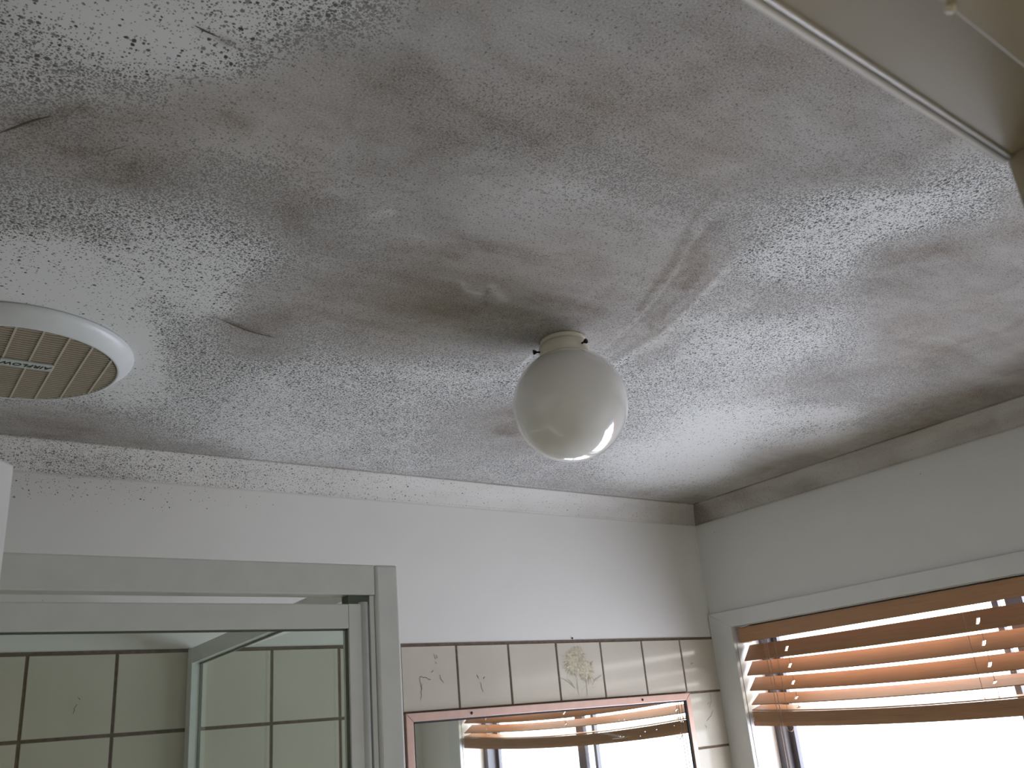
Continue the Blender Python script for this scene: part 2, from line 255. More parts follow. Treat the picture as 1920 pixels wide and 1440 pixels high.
# ------------------------------------------------------------------ setting: shell
# mould survey of the ceiling: smear and dot amounts on a 4 cm grid in room metres, then single marks
HAZE = [
[10,10,10,10,10,10,10,10,10,10,10,10,5,5,15,25,25,25,25,22,21,25,25,25,25,25,25,25,25,25,25,25,25,25,25,25,25,25,25,25,25,25,25,25,25,25,25,25,24,21,16,12,10,11,15,19,22,25,25,26,27,28,29,29,30,30],
[10,10,10,10,10,10,10,10,10,10,10,10,5,5,6,21,25,25,25,25,23,20,25,25,25,25,25,25,25,25,25,25,25,25,25,25,25,25,25,25,25,25,25,25,25,25,25,22,17,12,10,11,14,18,22,24,25,26,26,28,29,29,30,30,30,31],
[10,10,10,10,10,10,10,10,10,10,10,10,5,5,5,14,25,25,25,25,25,24,20,23,25,25,25,25,25,25,25,25,25,25,25,25,25,25,25,25,25,25,25,25,25,22,18,13,10,11,13,18,21,24,25,25,26,27,29,29,30,30,30,31,32,33],
[10,10,10,10,10,10,10,10,10,10,10,10,5,5,5,7,18,25,25,25,25,25,24,20,22,25,25,25,25,25,25,25,25,25,25,25,25,25,25,25,25,25,25,23,19,14,11,10,13,17,21,24,25,25,26,27,28,29,30,30,30,31,32,33,34,34],
[10,10,10,10,10,10,10,10,10,10,10,10,6,5,5,5,14,24,25,25,25,25,25,25,21,21,24,25,25,25,25,25,25,25,25,25,25,25,25,25,25,24,20,15,11,10,12,16,20,24,25,25,26,27,28,29,30,30,30,31,32,33,34,34,35,35],
[10,10,10,10,10,10,10,10,10,10,10,10,8,5,5,5,7,16,25,25,25,25,25,25,25,22,20,23,25,25,25,25,25,25,25,25,25,25,25,25,21,16,12,10,12,16,20,23,25,25,26,27,28,29,30,30,30,31,32,33,34,34,35,35,35,35],
[10,10,10,10,10,10,10,10,10,10,10,10,9,5,5,5,5,13,21,25,25,25,25,25,25,25,22,20,22,25,25,25,25,25,25,25,25,25,22,17,12,10,11,15,19,23,25,25,26,27,28,29,30,30,30,31,32,33,34,34,35,35,35,36,36,37],
[10,10,10,10,10,10,10,10,10,10,10,10,10,5,5,5,5,7,16,25,25,25,25,25,25,25,25,24,25,25,25,25,25,25,25,25,23,18,13,10,11,14,19,22,25,25,26,27,28,29,30,30,30,31,32,33,34,34,35,35,35,36,36,37,37,38],
[10,10,10,10,10,10,10,10,10,10,10,10,10,5,5,5,5,5,13,19,25,25,25,25,25,25,25,25,25,25,25,25,25,25,25,23,21,16,11,9,9,14,21,25,26,27,28,29,30,30,30,31,32,33,34,34,35,35,35,36,36,37,38,38,39,39],
[10,10,10,10,10,10,10,10,10,10,10,10,10,5,5,5,5,5,8,15,23,25,25,25,25,25,25,25,25,25,25,25,25,25,25,23,21,16,10,6,5,5,12,21,27,29,30,30,30,31,32,33,34,34,35,35,35,36,36,37,38,38,39,39,40,40],
[10,10,10,10,10,10,10,10,10,10,10,10,10,6,5,5,5,5,5,13,18,25,25,25,25,25,25,25,25,25,25,25,25,25,25,21,14,6,1,0,4,12,21,28,32,33,31,31,32,33,34,34,35,35,35,36,36,37,38,38,39,39,40,40,40,40],
[10,10,10,10,10,10,10,10,10,10,10,10,10,8,5,5,5,5,5,8,17,23,25,25,25,25,27,26,25,25,25,25,25,23,19,11,3,0,1,4,11,16,24,31,34,34,33,33,33,34,35,35,35,36,36,37,38,38,39,40,40,40,40,40,39,39],
[10,10,10,10,10,10,10,10,10,10,10,10,10,9,5,5,5,5,6,12,19,23,29,28,28,31,30,28,23,21,22,24,23,18,12,9,5,1,0,3,11,18,20,23,27,30,31,31,31,33,34,35,36,37,38,39,39,40,40,40,40,40,39,39,38,38],
[10,10,10,10,10,10,10,10,10,10,10,10,10,10,5,5,5,6,10,16,23,25,28,30,33,34,29,23,20,20,20,21,21,19,15,10,7,4,2,0,2,9,17,22,24,26,28,29,30,31,33,35,37,38,39,40,40,40,40,40,39,39,38,38,37,36],
[10,10,10,10,10,10,10,10,10,10,10,10,10,10,5,5,5,7,15,22,25,25,26,29,30,29,25,22,20,20,20,20,20,21,22,17,9,5,4,4,4,6,11,18,23,25,26,27,29,31,33,34,36,37,39,40,40,39,39,39,38,37,37,36,36,36],
[10,10,10,10,10,10,10,10,10,10,10,10,10,10,6,5,9,18,20,21,25,25,25,27,30,28,24,22,20,20,20,20,20,22,24,25,18,11,9,10,10,10,10,12,16,21,24,25,26,29,32,34,35,35,36,37,37,38,38,37,37,36,36,35,35,35],
[10,10,10,10,10,10,10,10,10,10,10,10,10,10,8,10,15,21,23,20,23,25,25,25,28,28,23,20,20,21,22,22,20,20,22,23,21,17,14,14,15,13,11,10,10,14,18,23,25,26,28,30,32,33,33,32,33,33,35,35,36,35,35,35,35,35],
[10,10,10,10,10,10,10,10,10,10,10,10,10,10,10,14,25,27,24,20,21,25,26,27,28,26,24,22,22,23,24,25,22,20,20,20,18,16,15,15,14,12,10,9,9,10,12,16,20,24,24,25,26,27,28,29,28,28,29,31,33,34,35,35,35,34],
[10,10,10,10,10,10,10,10,10,10,10,10,10,12,19,29,30,27,21,20,20,24,28,30,30,27,25,24,24,25,25,25,24,22,20,20,18,16,14,13,11,8,5,4,6,8,10,11,14,18,20,21,20,20,22,23,25,25,25,26,28,30,32,33,34,33],
[10,10,10,10,10,10,10,10,10,10,10,11,16,23,26,27,25,25,20,17,17,21,30,29,30,29,26,25,25,25,25,25,25,24,22,20,20,17,13,10,8,5,2,0,1,4,8,10,12,13,15,17,17,17,16,18,20,22,24,25,26,27,29,30,31,32],
[10,10,10,10,10,10,10,10,10,10,15,22,25,23,19,20,22,21,15,12,14,16,24,25,27,30,28,25,25,25,25,25,25,25,24,21,20,19,15,10,6,5,3,1,1,3,6,9,12,13,14,15,15,15,15,15,16,18,21,24,26,27,28,28,29,30],
[10,10,10,10,10,10,10,10,13,20,25,24,20,16,15,17,15,12,10,9,10,9,15,20,24,29,28,26,25,25,25,25,25,24,23,22,20,20,19,14,8,5,4,3,3,5,6,8,11,13,15,15,15,15,15,15,16,17,18,21,23,26,28,29,29,30],
[10,10,10,10,10,10,11,18,24,24,21,17,15,14,13,12,10,9,7,5,3,5,9,19,24,27,26,25,25,25,25,24,23,22,21,21,20,20,20,18,12,7,3,3,3,5,8,9,10,12,13,14,14,14,14,14,16,17,18,19,21,23,26,28,29,30],
[10,10,10,10,10,16,23,25,22,17,15,14,13,11,10,10,8,5,2,0,0,5,10,21,27,28,25,25,24,24,23,22,21,21,20,20,20,19,17,16,13,8,4,1,1,3,6,9,10,10,11,12,12,12,11,11,13,15,17,19,19,21,23,25,27,29],
[10,10,10,14,22,25,22,18,15,15,13,11,10,10,8,5,2,0,0,0,0,7,16,22,29,29,26,24,23,22,21,21,20,20,20,19,17,15,13,12,10,8,4,2,0,0,2,5,8,9,9,9,9,9,9,8,8,10,13,16,19,20,20,22,24,26],
[10,13,20,25,23,19,16,15,13,12,10,10,8,5,3,1,0,0,0,0,0,5,18,21,26,26,23,22,21,21,20,20,19,18,17,15,13,11,9,8,7,6,5,3,1,0,0,2,4,6,7,7,7,7,7,6,6,6,8,11,14,17,20,20,21,23],
[18,24,24,20,16,15,14,12,10,10,8,6,3,1,0,0,0,0,0,0,0,2,15,21,23,21,19,19,20,20,19,17,16,14,13,11,9,7,6,5,5,5,5,4,3,1,0,0,1,3,5,6,6,6,5,5,5,5,5,7,10,14,17,20,21,22],
[25,21,17,15,14,12,11,10,9,6,3,1,0,0,0,0,0,0,0,0,1,3,13,23,23,18,15,17,18,17,15,12,10,8,8,7,6,5,5,5,5,6,5,5,4,3,2,0,0,1,2,4,5,5,5,5,5,6,6,7,9,11,15,18,20,22],
[17,15,14,12,11,10,9,6,3,1,0,0,0,0,0,0,0,0,0,0,2,7,12,22,24,19,14,13,13,12,9,6,4,3,3,4,5,5,6,7,7,7,7,6,5,4,3,2,0,0,1,2,3,4,5,6,6,7,8,10,11,12,14,17,19,21],
[14,13,11,10,9,6,3,1,0,0,0,0,0,0,0,0,0,0,0,0,2,8,11,19,23,18,11,8,7,6,4,2,1,0,1,4,7,8,9,10,10,10,10,8,6,5,4,3,2,0,0,1,2,4,6,7,8,9,11,12,14,15,16,18,20,21],
[11,10,9,7,4,1,0,0,0,0,0,0,0,0,0,0,0,0,0,0,1,7,9,13,16,12,7,4,2,1,0,0,0,1,1,4,9,13,14,14,13,13,13,11,8,6,5,4,3,2,1,0,1,3,5,8,10,12,13,14,16,17,19,20,21,22],
[10,7,4,1,0,0,0,0,0,0,0,0,0,0,0,0,0,0,0,0,0,4,6,7,8,6,3,1,0,0,0,0,0,2,3,5,10,15,19,19,18,16,15,14,12,8,6,5,4,3,2,2,1,2,4,7,10,13,15,16,17,19,20,22,23,24],
[4,1,0,0,0,0,0,0,0,0,0,0,0,0,0,0,0,0,1,1,0,2,3,2,2,1,0,0,0,0,0,0,0,2,5,7,10,16,21,24,22,19,16,15,14,11,8,6,5,5,4,3,3,3,3,6,9,12,16,17,18,19,21,22,24,24],
[0,0,0,0,0,0,0,0,0,0,0,0,0,0,0,0,1,1,2,2,0,0,1,0,0,0,0,0,0,0,0,0,0,2,5,8,10,14,20,24,25,22,18,15,14,13,10,7,6,5,5,4,4,4,4,4,7,10,14,17,19,20,20,21,23,24],
[0,0,0,0,0,0,0,0,0,0,0,0,0,0,1,2,2,3,4,3,0,0,0,0,0,0,0,0,0,0,0,0,0,1,4,8,10,12,17,22,24,22,19,16,14,13,12,9,7,5,5,5,5,4,4,5,5,7,11,14,17,19,20,20,21,22],
[0,0,0,0,0,0,0,0,0,0,0,0,1,2,3,3,4,4,5,4,1,1,1,1,1,1,0,0,0,0,0,0,0,0,2,6,9,10,13,17,20,21,19,16,14,13,12,10,8,7,5,5,5,5,5,5,5,5,7,10,14,17,19,20,21,21],
[0,0,0,0,0,0,0,0,0,1,1,2,3,3,4,5,5,5,5,6,4,3,4,3,3,2,1,0,0,0,0,0,0,0,1,4,7,10,11,13,16,18,17,15,14,12,11,11,9,8,6,5,5,5,5,5,5,5,6,8,11,14,17,20,21,21],
[0,0,0,0,0,0,0,1,1,2,3,4,4,5,5,5,6,7,8,10,9,7,8,6,4,3,1,0,0,0,0,0,1,1,1,3,6,9,10,11,13,14,15,14,12,11,11,10,10,9,7,6,5,5,5,5,6,6,7,8,10,12,15,18,20,22],
[0,0,0,0,0,1,2,2,3,4,4,5,5,5,6,7,9,11,13,15,14,12,11,8,5,4,2,0,0,1,1,1,2,2,2,2,5,8,10,10,11,12,12,12,11,11,10,10,10,10,9,7,6,6,6,7,7,8,9,10,10,12,14,17,19,21],
[0,0,0,1,2,2,3,4,4,5,5,5,6,8,10,12,14,16,18,20,19,16,14,11,6,5,4,2,1,2,3,3,4,4,3,3,4,6,9,10,10,10,11,10,10,10,10,10,10,10,10,9,8,8,8,8,9,10,11,12,13,14,15,17,19,21],
[0,1,2,3,3,4,5,5,5,6,7,9,11,13,15,17,19,21,23,24,23,18,15,13,8,7,6,4,3,4,4,5,6,6,5,4,4,6,8,9,10,10,10,10,10,10,10,10,10,11,11,10,10,10,10,10,10,11,12,14,15,16,17,18,19,21],
[2,3,4,4,5,5,5,6,7,9,12,14,16,18,20,22,23,24,25,25,24,19,16,14,11,9,9,8,6,6,6,7,8,8,7,5,5,5,7,9,10,10,10,10,10,10,11,11,11,11,11,11,11,11,11,12,12,13,14,15,16,18,19,20,21,22],
[4,4,5,5,5,6,8,10,12,15,17,19,21,23,24,25,25,25,25,25,24,20,17,16,14,13,13,11,9,7,8,8,9,9,8,7,5,5,6,8,9,10,10,10,10,11,11,11,11,12,12,12,12,12,13,13,14,15,15,16,18,19,20,21,22,23],
[5,5,6,7,9,11,13,16,18,20,22,23,24,25,25,25,25,24,24,24,23,21,18,18,17,16,16,15,12,9,9,10,10,10,9,8,6,5,6,7,9,10,10,10,11,11,12,12,12,12,13,13,13,13,14,14,15,16,17,17,18,20,21,22,23,24],
[6,8,10,12,14,17,19,21,23,24,25,25,25,25,25,24,24,24,23,23,22,21,19,19,18,18,18,18,14,11,10,10,10,10,10,9,7,6,6,7,8,9,10,10,10,11,12,13,13,13,13,13,14,14,14,15,16,17,18,19,19,20,21,22,23,24]]
DOTS = [
[20,20,20,20,20,20,20,20,20,20,20,20,15,22,30,5,5,9,10,7,5,5,5,5,5,5,5,5,5,5,5,5,5,5,5,5,5,5,5,5,5,5,5,5,5,5,5,5,6,12,20,27,30,29,25,21,18,15,15,14,13,12,11,11,10,10],
[20,20,20,20,20,20,20,20,20,20,20,20,15,19,30,16,5,5,9,10,8,5,5,5,5,5,5,5,5,5,5,5,5,5,5,5,5,5,5,5,5,5,5,5,5,5,5,11,19,26,30,29,26,22,18,16,15,14,14,12,11,11,10,10,10,10],
[20,20,20,20,20,20,20,20,20,20,20,20,15,15,26,30,5,5,5,10,10,9,5,5,5,5,5,5,5,5,5,5,5,5,5,5,5,5,5,5,5,5,5,5,5,9,17,25,30,29,27,22,19,16,15,15,14,13,11,11,10,10,10,10,10,10],
[20,20,20,20,20,20,20,20,20,20,20,20,15,15,20,30,23,5,5,5,10,10,9,5,5,5,5,5,5,5,5,5,5,5,5,5,5,5,5,5,5,5,5,8,15,23,29,30,27,23,19,16,15,15,14,13,12,11,10,10,10,10,10,10,10,10],
[20,20,20,20,20,20,20,20,20,20,20,20,16,15,18,28,30,8,5,5,6,10,10,10,6,5,5,5,5,5,5,5,5,5,5,5,5,5,5,5,5,7,14,22,28,30,28,24,20,16,15,15,14,13,12,11,10,10,10,10,10,10,10,10,10,10],
[20,20,20,20,20,20,20,20,20,20,20,20,18,15,15,22,30,27,5,5,5,6,10,10,10,7,5,5,5,5,5,5,5,5,5,5,5,5,5,6,12,20,27,30,28,24,20,17,15,15,14,13,12,11,10,10,10,10,10,10,10,10,10,10,10,9],
[20,20,20,20,20,20,20,20,20,20,20,20,19,15,15,20,29,30,14,5,5,5,7,10,10,10,7,5,5,5,5,6,8,9,7,8,9,8,11,19,26,30,29,25,21,17,15,15,14,13,12,11,10,10,10,10,10,10,10,10,10,10,10,9,8,7],
[20,20,20,20,20,20,20,20,20,20,20,20,20,15,15,17,24,30,29,6,5,5,5,7,10,10,10,8,5,6,8,10,10,10,10,10,13,22,29,32,30,26,21,18,15,15,14,13,12,11,10,10,10,10,10,10,10,10,10,10,10,9,8,6,5,4],
[20,20,20,20,20,20,20,20,20,20,20,20,20,15,15,15,20,30,30,19,5,5,5,5,8,10,10,10,9,9,10,10,10,10,11,16,22,29,33,35,33,27,19,15,14,13,12,11,10,10,10,10,10,10,10,10,10,10,10,9,8,6,5,4,2,1],
[20,20,20,20,20,20,20,20,20,20,20,20,20,15,15,15,19,26,30,30,9,5,5,5,8,10,11,12,10,10,10,10,10,12,14,18,23,25,27,31,34,35,29,20,14,11,10,10,10,10,10,10,10,10,10,10,10,9,8,6,5,3,2,1,0,0],
[20,20,20,20,20,20,20,20,20,20,20,20,20,16,15,15,17,21,30,30,23,5,5,5,9,10,13,15,13,10,10,11,13,15,15,17,20,24,25,25,27,26,21,16,11,10,10,10,10,10,10,10,10,10,10,9,7,6,5,3,2,1,0,0,0,0],
[20,20,20,20,20,20,20,20,20,20,20,20,20,18,15,15,15,20,27,30,24,8,5,9,14,11,12,15,15,14,10,11,13,17,20,23,24,25,25,25,25,24,20,14,11,10,10,10,10,10,10,10,10,9,7,6,4,3,2,1,0,0,0,0,1,1],
[20,20,20,20,20,20,20,20,20,20,20,20,20,19,15,15,15,19,23,26,14,8,9,12,16,17,15,16,19,23,18,12,16,22,28,30,28,27,28,28,27,26,25,21,16,12,10,10,10,10,10,9,7,6,4,3,2,1,0,0,0,0,1,1,2,2],
[20,20,20,20,20,20,20,20,20,20,20,20,20,20,15,15,15,19,25,21,9,5,7,10,16,20,18,19,21,24,23,21,23,25,27,29,30,30,30,30,29,27,23,20,17,15,12,11,10,10,9,8,6,3,2,1,0,0,0,0,1,1,2,2,3,4],
[20,20,20,20,20,20,20,20,20,20,20,20,20,20,15,15,17,20,16,8,5,3,1,8,11,15,15,18,19,19,20,20,22,22,21,23,27,30,30,29,28,27,24,20,17,15,14,13,12,11,10,9,8,5,2,1,0,1,1,1,2,3,3,4,4,4],
[20,20,20,20,20,20,20,20,20,20,20,20,20,21,20,17,17,11,10,7,5,3,2,8,10,12,14,13,15,15,17,18,16,15,15,15,20,26,28,27,26,26,25,24,21,18,15,15,14,13,11,10,10,9,7,5,4,2,2,3,3,4,4,5,5,5],
[20,20,20,20,20,20,20,20,20,20,20,20,23,25,23,22,20,11,9,5,8,10,10,10,10,10,11,10,11,13,13,12,11,10,12,15,17,20,24,25,25,25,25,24,23,21,18,16,15,15,14,12,11,11,11,11,9,8,6,5,4,5,5,5,5,5],
[20,20,20,20,20,20,20,20,20,20,22,25,26,28,28,24,17,12,12,17,22,16,14,12,13,10,10,10,10,11,11,10,10,11,14,16,18,19,21,23,25,25,25,24,22,21,20,18,17,16,16,16,15,15,14,13,13,13,11,9,7,6,5,5,5,4],
[20,20,20,20,20,20,20,20,21,24,25,27,30,29,27,25,17,18,25,30,30,21,18,16,15,12,10,10,10,10,10,10,10,13,17,19,20,20,20,21,23,24,25,24,23,21,20,20,19,19,18,19,20,20,19,17,16,15,15,14,12,9,7,5,4,3],
[20,20,20,20,20,20,20,23,25,27,29,30,28,26,25,25,23,25,30,30,33,29,20,19,17,16,12,10,10,9,9,9,10,11,16,20,20,20,20,20,21,22,24,25,25,23,22,21,21,22,22,22,23,23,24,22,20,18,16,14,13,11,9,6,4,3],
[20,20,20,20,20,22,25,26,29,30,28,26,25,26,28,26,25,26,29,30,34,33,24,23,21,20,15,10,10,8,6,7,9,10,12,17,20,20,20,20,20,21,22,24,24,24,23,22,23,23,24,24,24,25,25,25,23,21,17,14,11,9,8,6,4,3],
[20,20,20,21,24,25,28,30,29,27,25,26,28,29,30,27,28,29,30,29,31,32,27,25,23,20,17,12,10,9,6,5,8,10,12,15,18,20,20,20,20,21,22,23,23,23,22,22,22,24,25,25,25,25,24,23,22,21,18,15,12,8,6,4,3,2],
[20,20,23,25,27,30,30,27,25,25,27,29,30,30,30,29,30,29,26,24,25,30,29,24,21,18,16,13,11,10,8,8,9,12,13,14,16,19,20,21,21,23,24,25,25,23,22,20,21,22,23,24,24,23,21,20,19,18,17,15,12,9,6,3,1,1],
[22,25,26,29,30,28,26,25,27,29,30,30,30,30,30,29,25,21,19,19,21,26,27,22,18,16,15,15,13,11,12,12,12,14,15,15,15,18,21,23,24,25,27,28,28,27,24,21,20,20,21,21,20,19,17,16,15,14,14,13,12,10,8,5,3,1],
[26,28,30,29,26,25,26,28,30,30,30,30,30,30,26,20,15,13,15,17,18,21,23,19,16,15,16,18,17,15,14,14,15,15,15,16,18,20,23,25,27,28,29,29,30,30,27,24,21,20,20,20,18,16,13,11,10,10,10,10,10,10,10,8,6,4],
[30,29,27,25,26,28,30,30,30,30,30,30,26,21,15,11,10,11,13,14,16,17,19,20,18,19,21,22,22,19,16,15,15,17,18,20,22,24,26,28,29,30,30,30,30,29,28,25,23,21,20,20,19,16,13,9,7,6,6,7,8,9,10,9,8,7],
[27,25,26,28,29,30,30,30,30,30,27,21,15,11,10,10,9,8,11,11,14,16,20,21,22,24,26,26,25,23,18,17,19,20,22,24,26,28,29,30,30,30,30,30,29,27,25,24,22,21,20,20,20,19,16,12,8,6,5,5,6,7,8,8,8,7],
[25,27,29,30,30,30,30,30,27,22,16,12,10,10,9,7,6,6,9,10,15,19,22,23,25,28,30,28,26,25,23,22,23,25,26,28,29,30,30,30,30,30,30,30,29,27,24,21,19,18,18,19,20,20,19,16,12,9,6,4,4,5,5,6,6,6],
[29,30,30,30,30,30,28,22,16,12,10,10,9,7,6,5,5,5,8,10,16,25,27,25,25,28,30,29,28,27,27,26,27,28,29,30,30,30,29,29,29,29,29,30,30,29,26,22,18,16,16,17,18,19,19,18,16,12,8,5,4,3,3,3,4,4],
[30,30,30,30,28,23,17,12,10,10,9,7,6,5,5,5,5,5,7,10,15,27,29,27,25,27,29,30,29,29,29,29,30,30,30,30,29,28,28,28,28,27,28,29,30,30,28,25,20,16,15,15,16,17,17,17,16,13,10,7,4,3,2,2,2,2],
[30,30,29,23,17,12,10,10,9,7,6,5,5,5,6,7,7,5,6,9,13,24,30,28,25,26,28,30,30,30,30,30,30,30,30,29,28,26,25,25,26,26,26,27,28,29,30,28,24,20,16,14,14,14,14,13,12,11,9,7,5,3,2,1,1,1],
[29,24,18,12,10,10,9,7,6,5,5,5,6,7,8,9,8,6,6,9,11,21,30,29,26,25,27,29,30,30,30,30,30,30,30,30,28,25,23,23,24,25,25,25,27,28,29,29,27,22,18,14,12,12,11,10,9,8,7,6,4,3,2,1,0,0],
[18,13,10,10,9,7,6,5,5,5,6,7,8,9,9,10,9,7,7,9,10,17,28,29,27,25,26,28,30,30,30,30,30,30,30,30,28,25,22,21,21,23,24,25,25,26,27,27,26,23,19,15,12,10,9,8,7,6,4,3,2,2,1,0,0,0],
[10,10,9,7,6,5,5,5,6,7,8,9,10,10,10,10,11,9,9,10,10,14,26,30,28,25,25,27,28,29,29,30,30,30,30,30,30,27,23,20,20,22,23,25,25,25,25,24,23,21,19,15,12,9,8,7,6,5,3,2,1,0,0,0,0,0],
[9,7,6,5,5,5,6,7,8,9,10,10,10,10,11,12,12,12,12,12,10,12,22,30,28,25,24,25,26,27,27,29,30,30,30,30,30,29,25,22,20,21,22,24,25,25,24,23,21,18,17,14,12,9,7,6,6,5,3,2,1,0,0,0,0,0],
[6,5,5,5,6,7,8,9,10,10,10,10,11,12,13,13,14,14,15,14,11,11,20,28,28,25,23,23,24,26,26,27,29,30,30,30,30,30,27,24,22,21,22,23,24,25,25,23,21,17,14,13,11,9,8,6,5,5,4,3,2,1,1,0,0,1],
[5,5,6,7,8,9,10,10,10,11,11,12,13,13,14,15,15,15,15,15,13,13,19,26,27,25,22,21,22,24,25,26,28,30,30,30,30,29,28,26,24,23,23,23,24,25,25,25,22,18,15,12,10,10,8,7,6,5,5,4,4,3,2,1,1,1],
[6,7,8,9,10,10,10,11,11,12,13,14,14,15,15,15,15,15,16,16,16,17,20,25,26,25,22,20,21,23,25,25,27,29,30,30,29,28,28,27,25,24,24,24,24,25,25,25,24,21,17,13,11,10,9,8,7,6,5,5,5,4,3,2,2,2],
[8,9,10,10,10,11,12,12,13,14,14,15,15,15,15,15,15,15,16,18,19,21,22,24,25,25,22,20,20,22,24,24,25,28,30,30,29,28,27,27,26,25,24,24,25,25,25,25,25,24,20,16,13,10,10,9,8,7,6,5,5,5,4,4,3,3],
[10,10,10,11,12,12,13,14,14,15,15,15,15,15,15,15,15,15,17,19,20,23,24,25,25,25,23,21,20,21,23,23,24,26,28,30,30,28,27,26,26,25,25,25,25,25,25,25,25,25,23,19,15,12,9,9,8,7,6,6,5,5,5,4,4,4],
[10,11,12,13,13,14,15,15,15,15,15,15,15,15,15,15,15,15,17,20,21,23,25,25,25,24,23,21,20,20,21,22,22,24,27,29,30,29,27,26,25,25,25,25,25,25,25,24,24,23,23,21,17,14,11,9,8,8,7,6,5,5,5,5,5,4],
[12,13,14,14,15,15,15,15,15,15,15,15,15,15,15,15,15,15,17,20,20,23,24,24,24,24,23,21,20,20,21,21,21,22,25,28,30,30,28,26,25,25,25,25,24,24,23,23,22,22,21,21,18,15,12,9,8,7,7,6,6,5,5,5,5,5],
[14,14,15,15,15,15,15,15,15,15,15,15,15,15,15,15,15,15,17,19,20,22,23,23,23,23,22,21,20,20,20,20,20,20,23,26,29,30,29,27,25,25,24,24,23,22,22,21,21,20,19,19,18,16,13,10,8,7,7,6,6,5,5,5,5,5],
[15,15,15,15,15,15,15,15,15,15,15,15,15,15,15,15,15,16,17,19,20,21,22,22,22,22,21,21,20,20,20,20,20,20,21,24,28,29,29,27,25,24,23,23,22,21,20,19,19,18,17,17,16,15,13,11,9,7,6,6,6,5,5,5,5,5],
[15,15,15,15,15,15,15,15,15,15,15,15,15,15,15,16,16,16,17,19,20,21,21,21,21,21,21,20,20,20,20,20,20,20,20,22,25,28,28,27,25,23,22,21,21,20,18,17,17,16,15,15,14,14,13,11,9,8,6,6,5,5,5,5,5,5]]
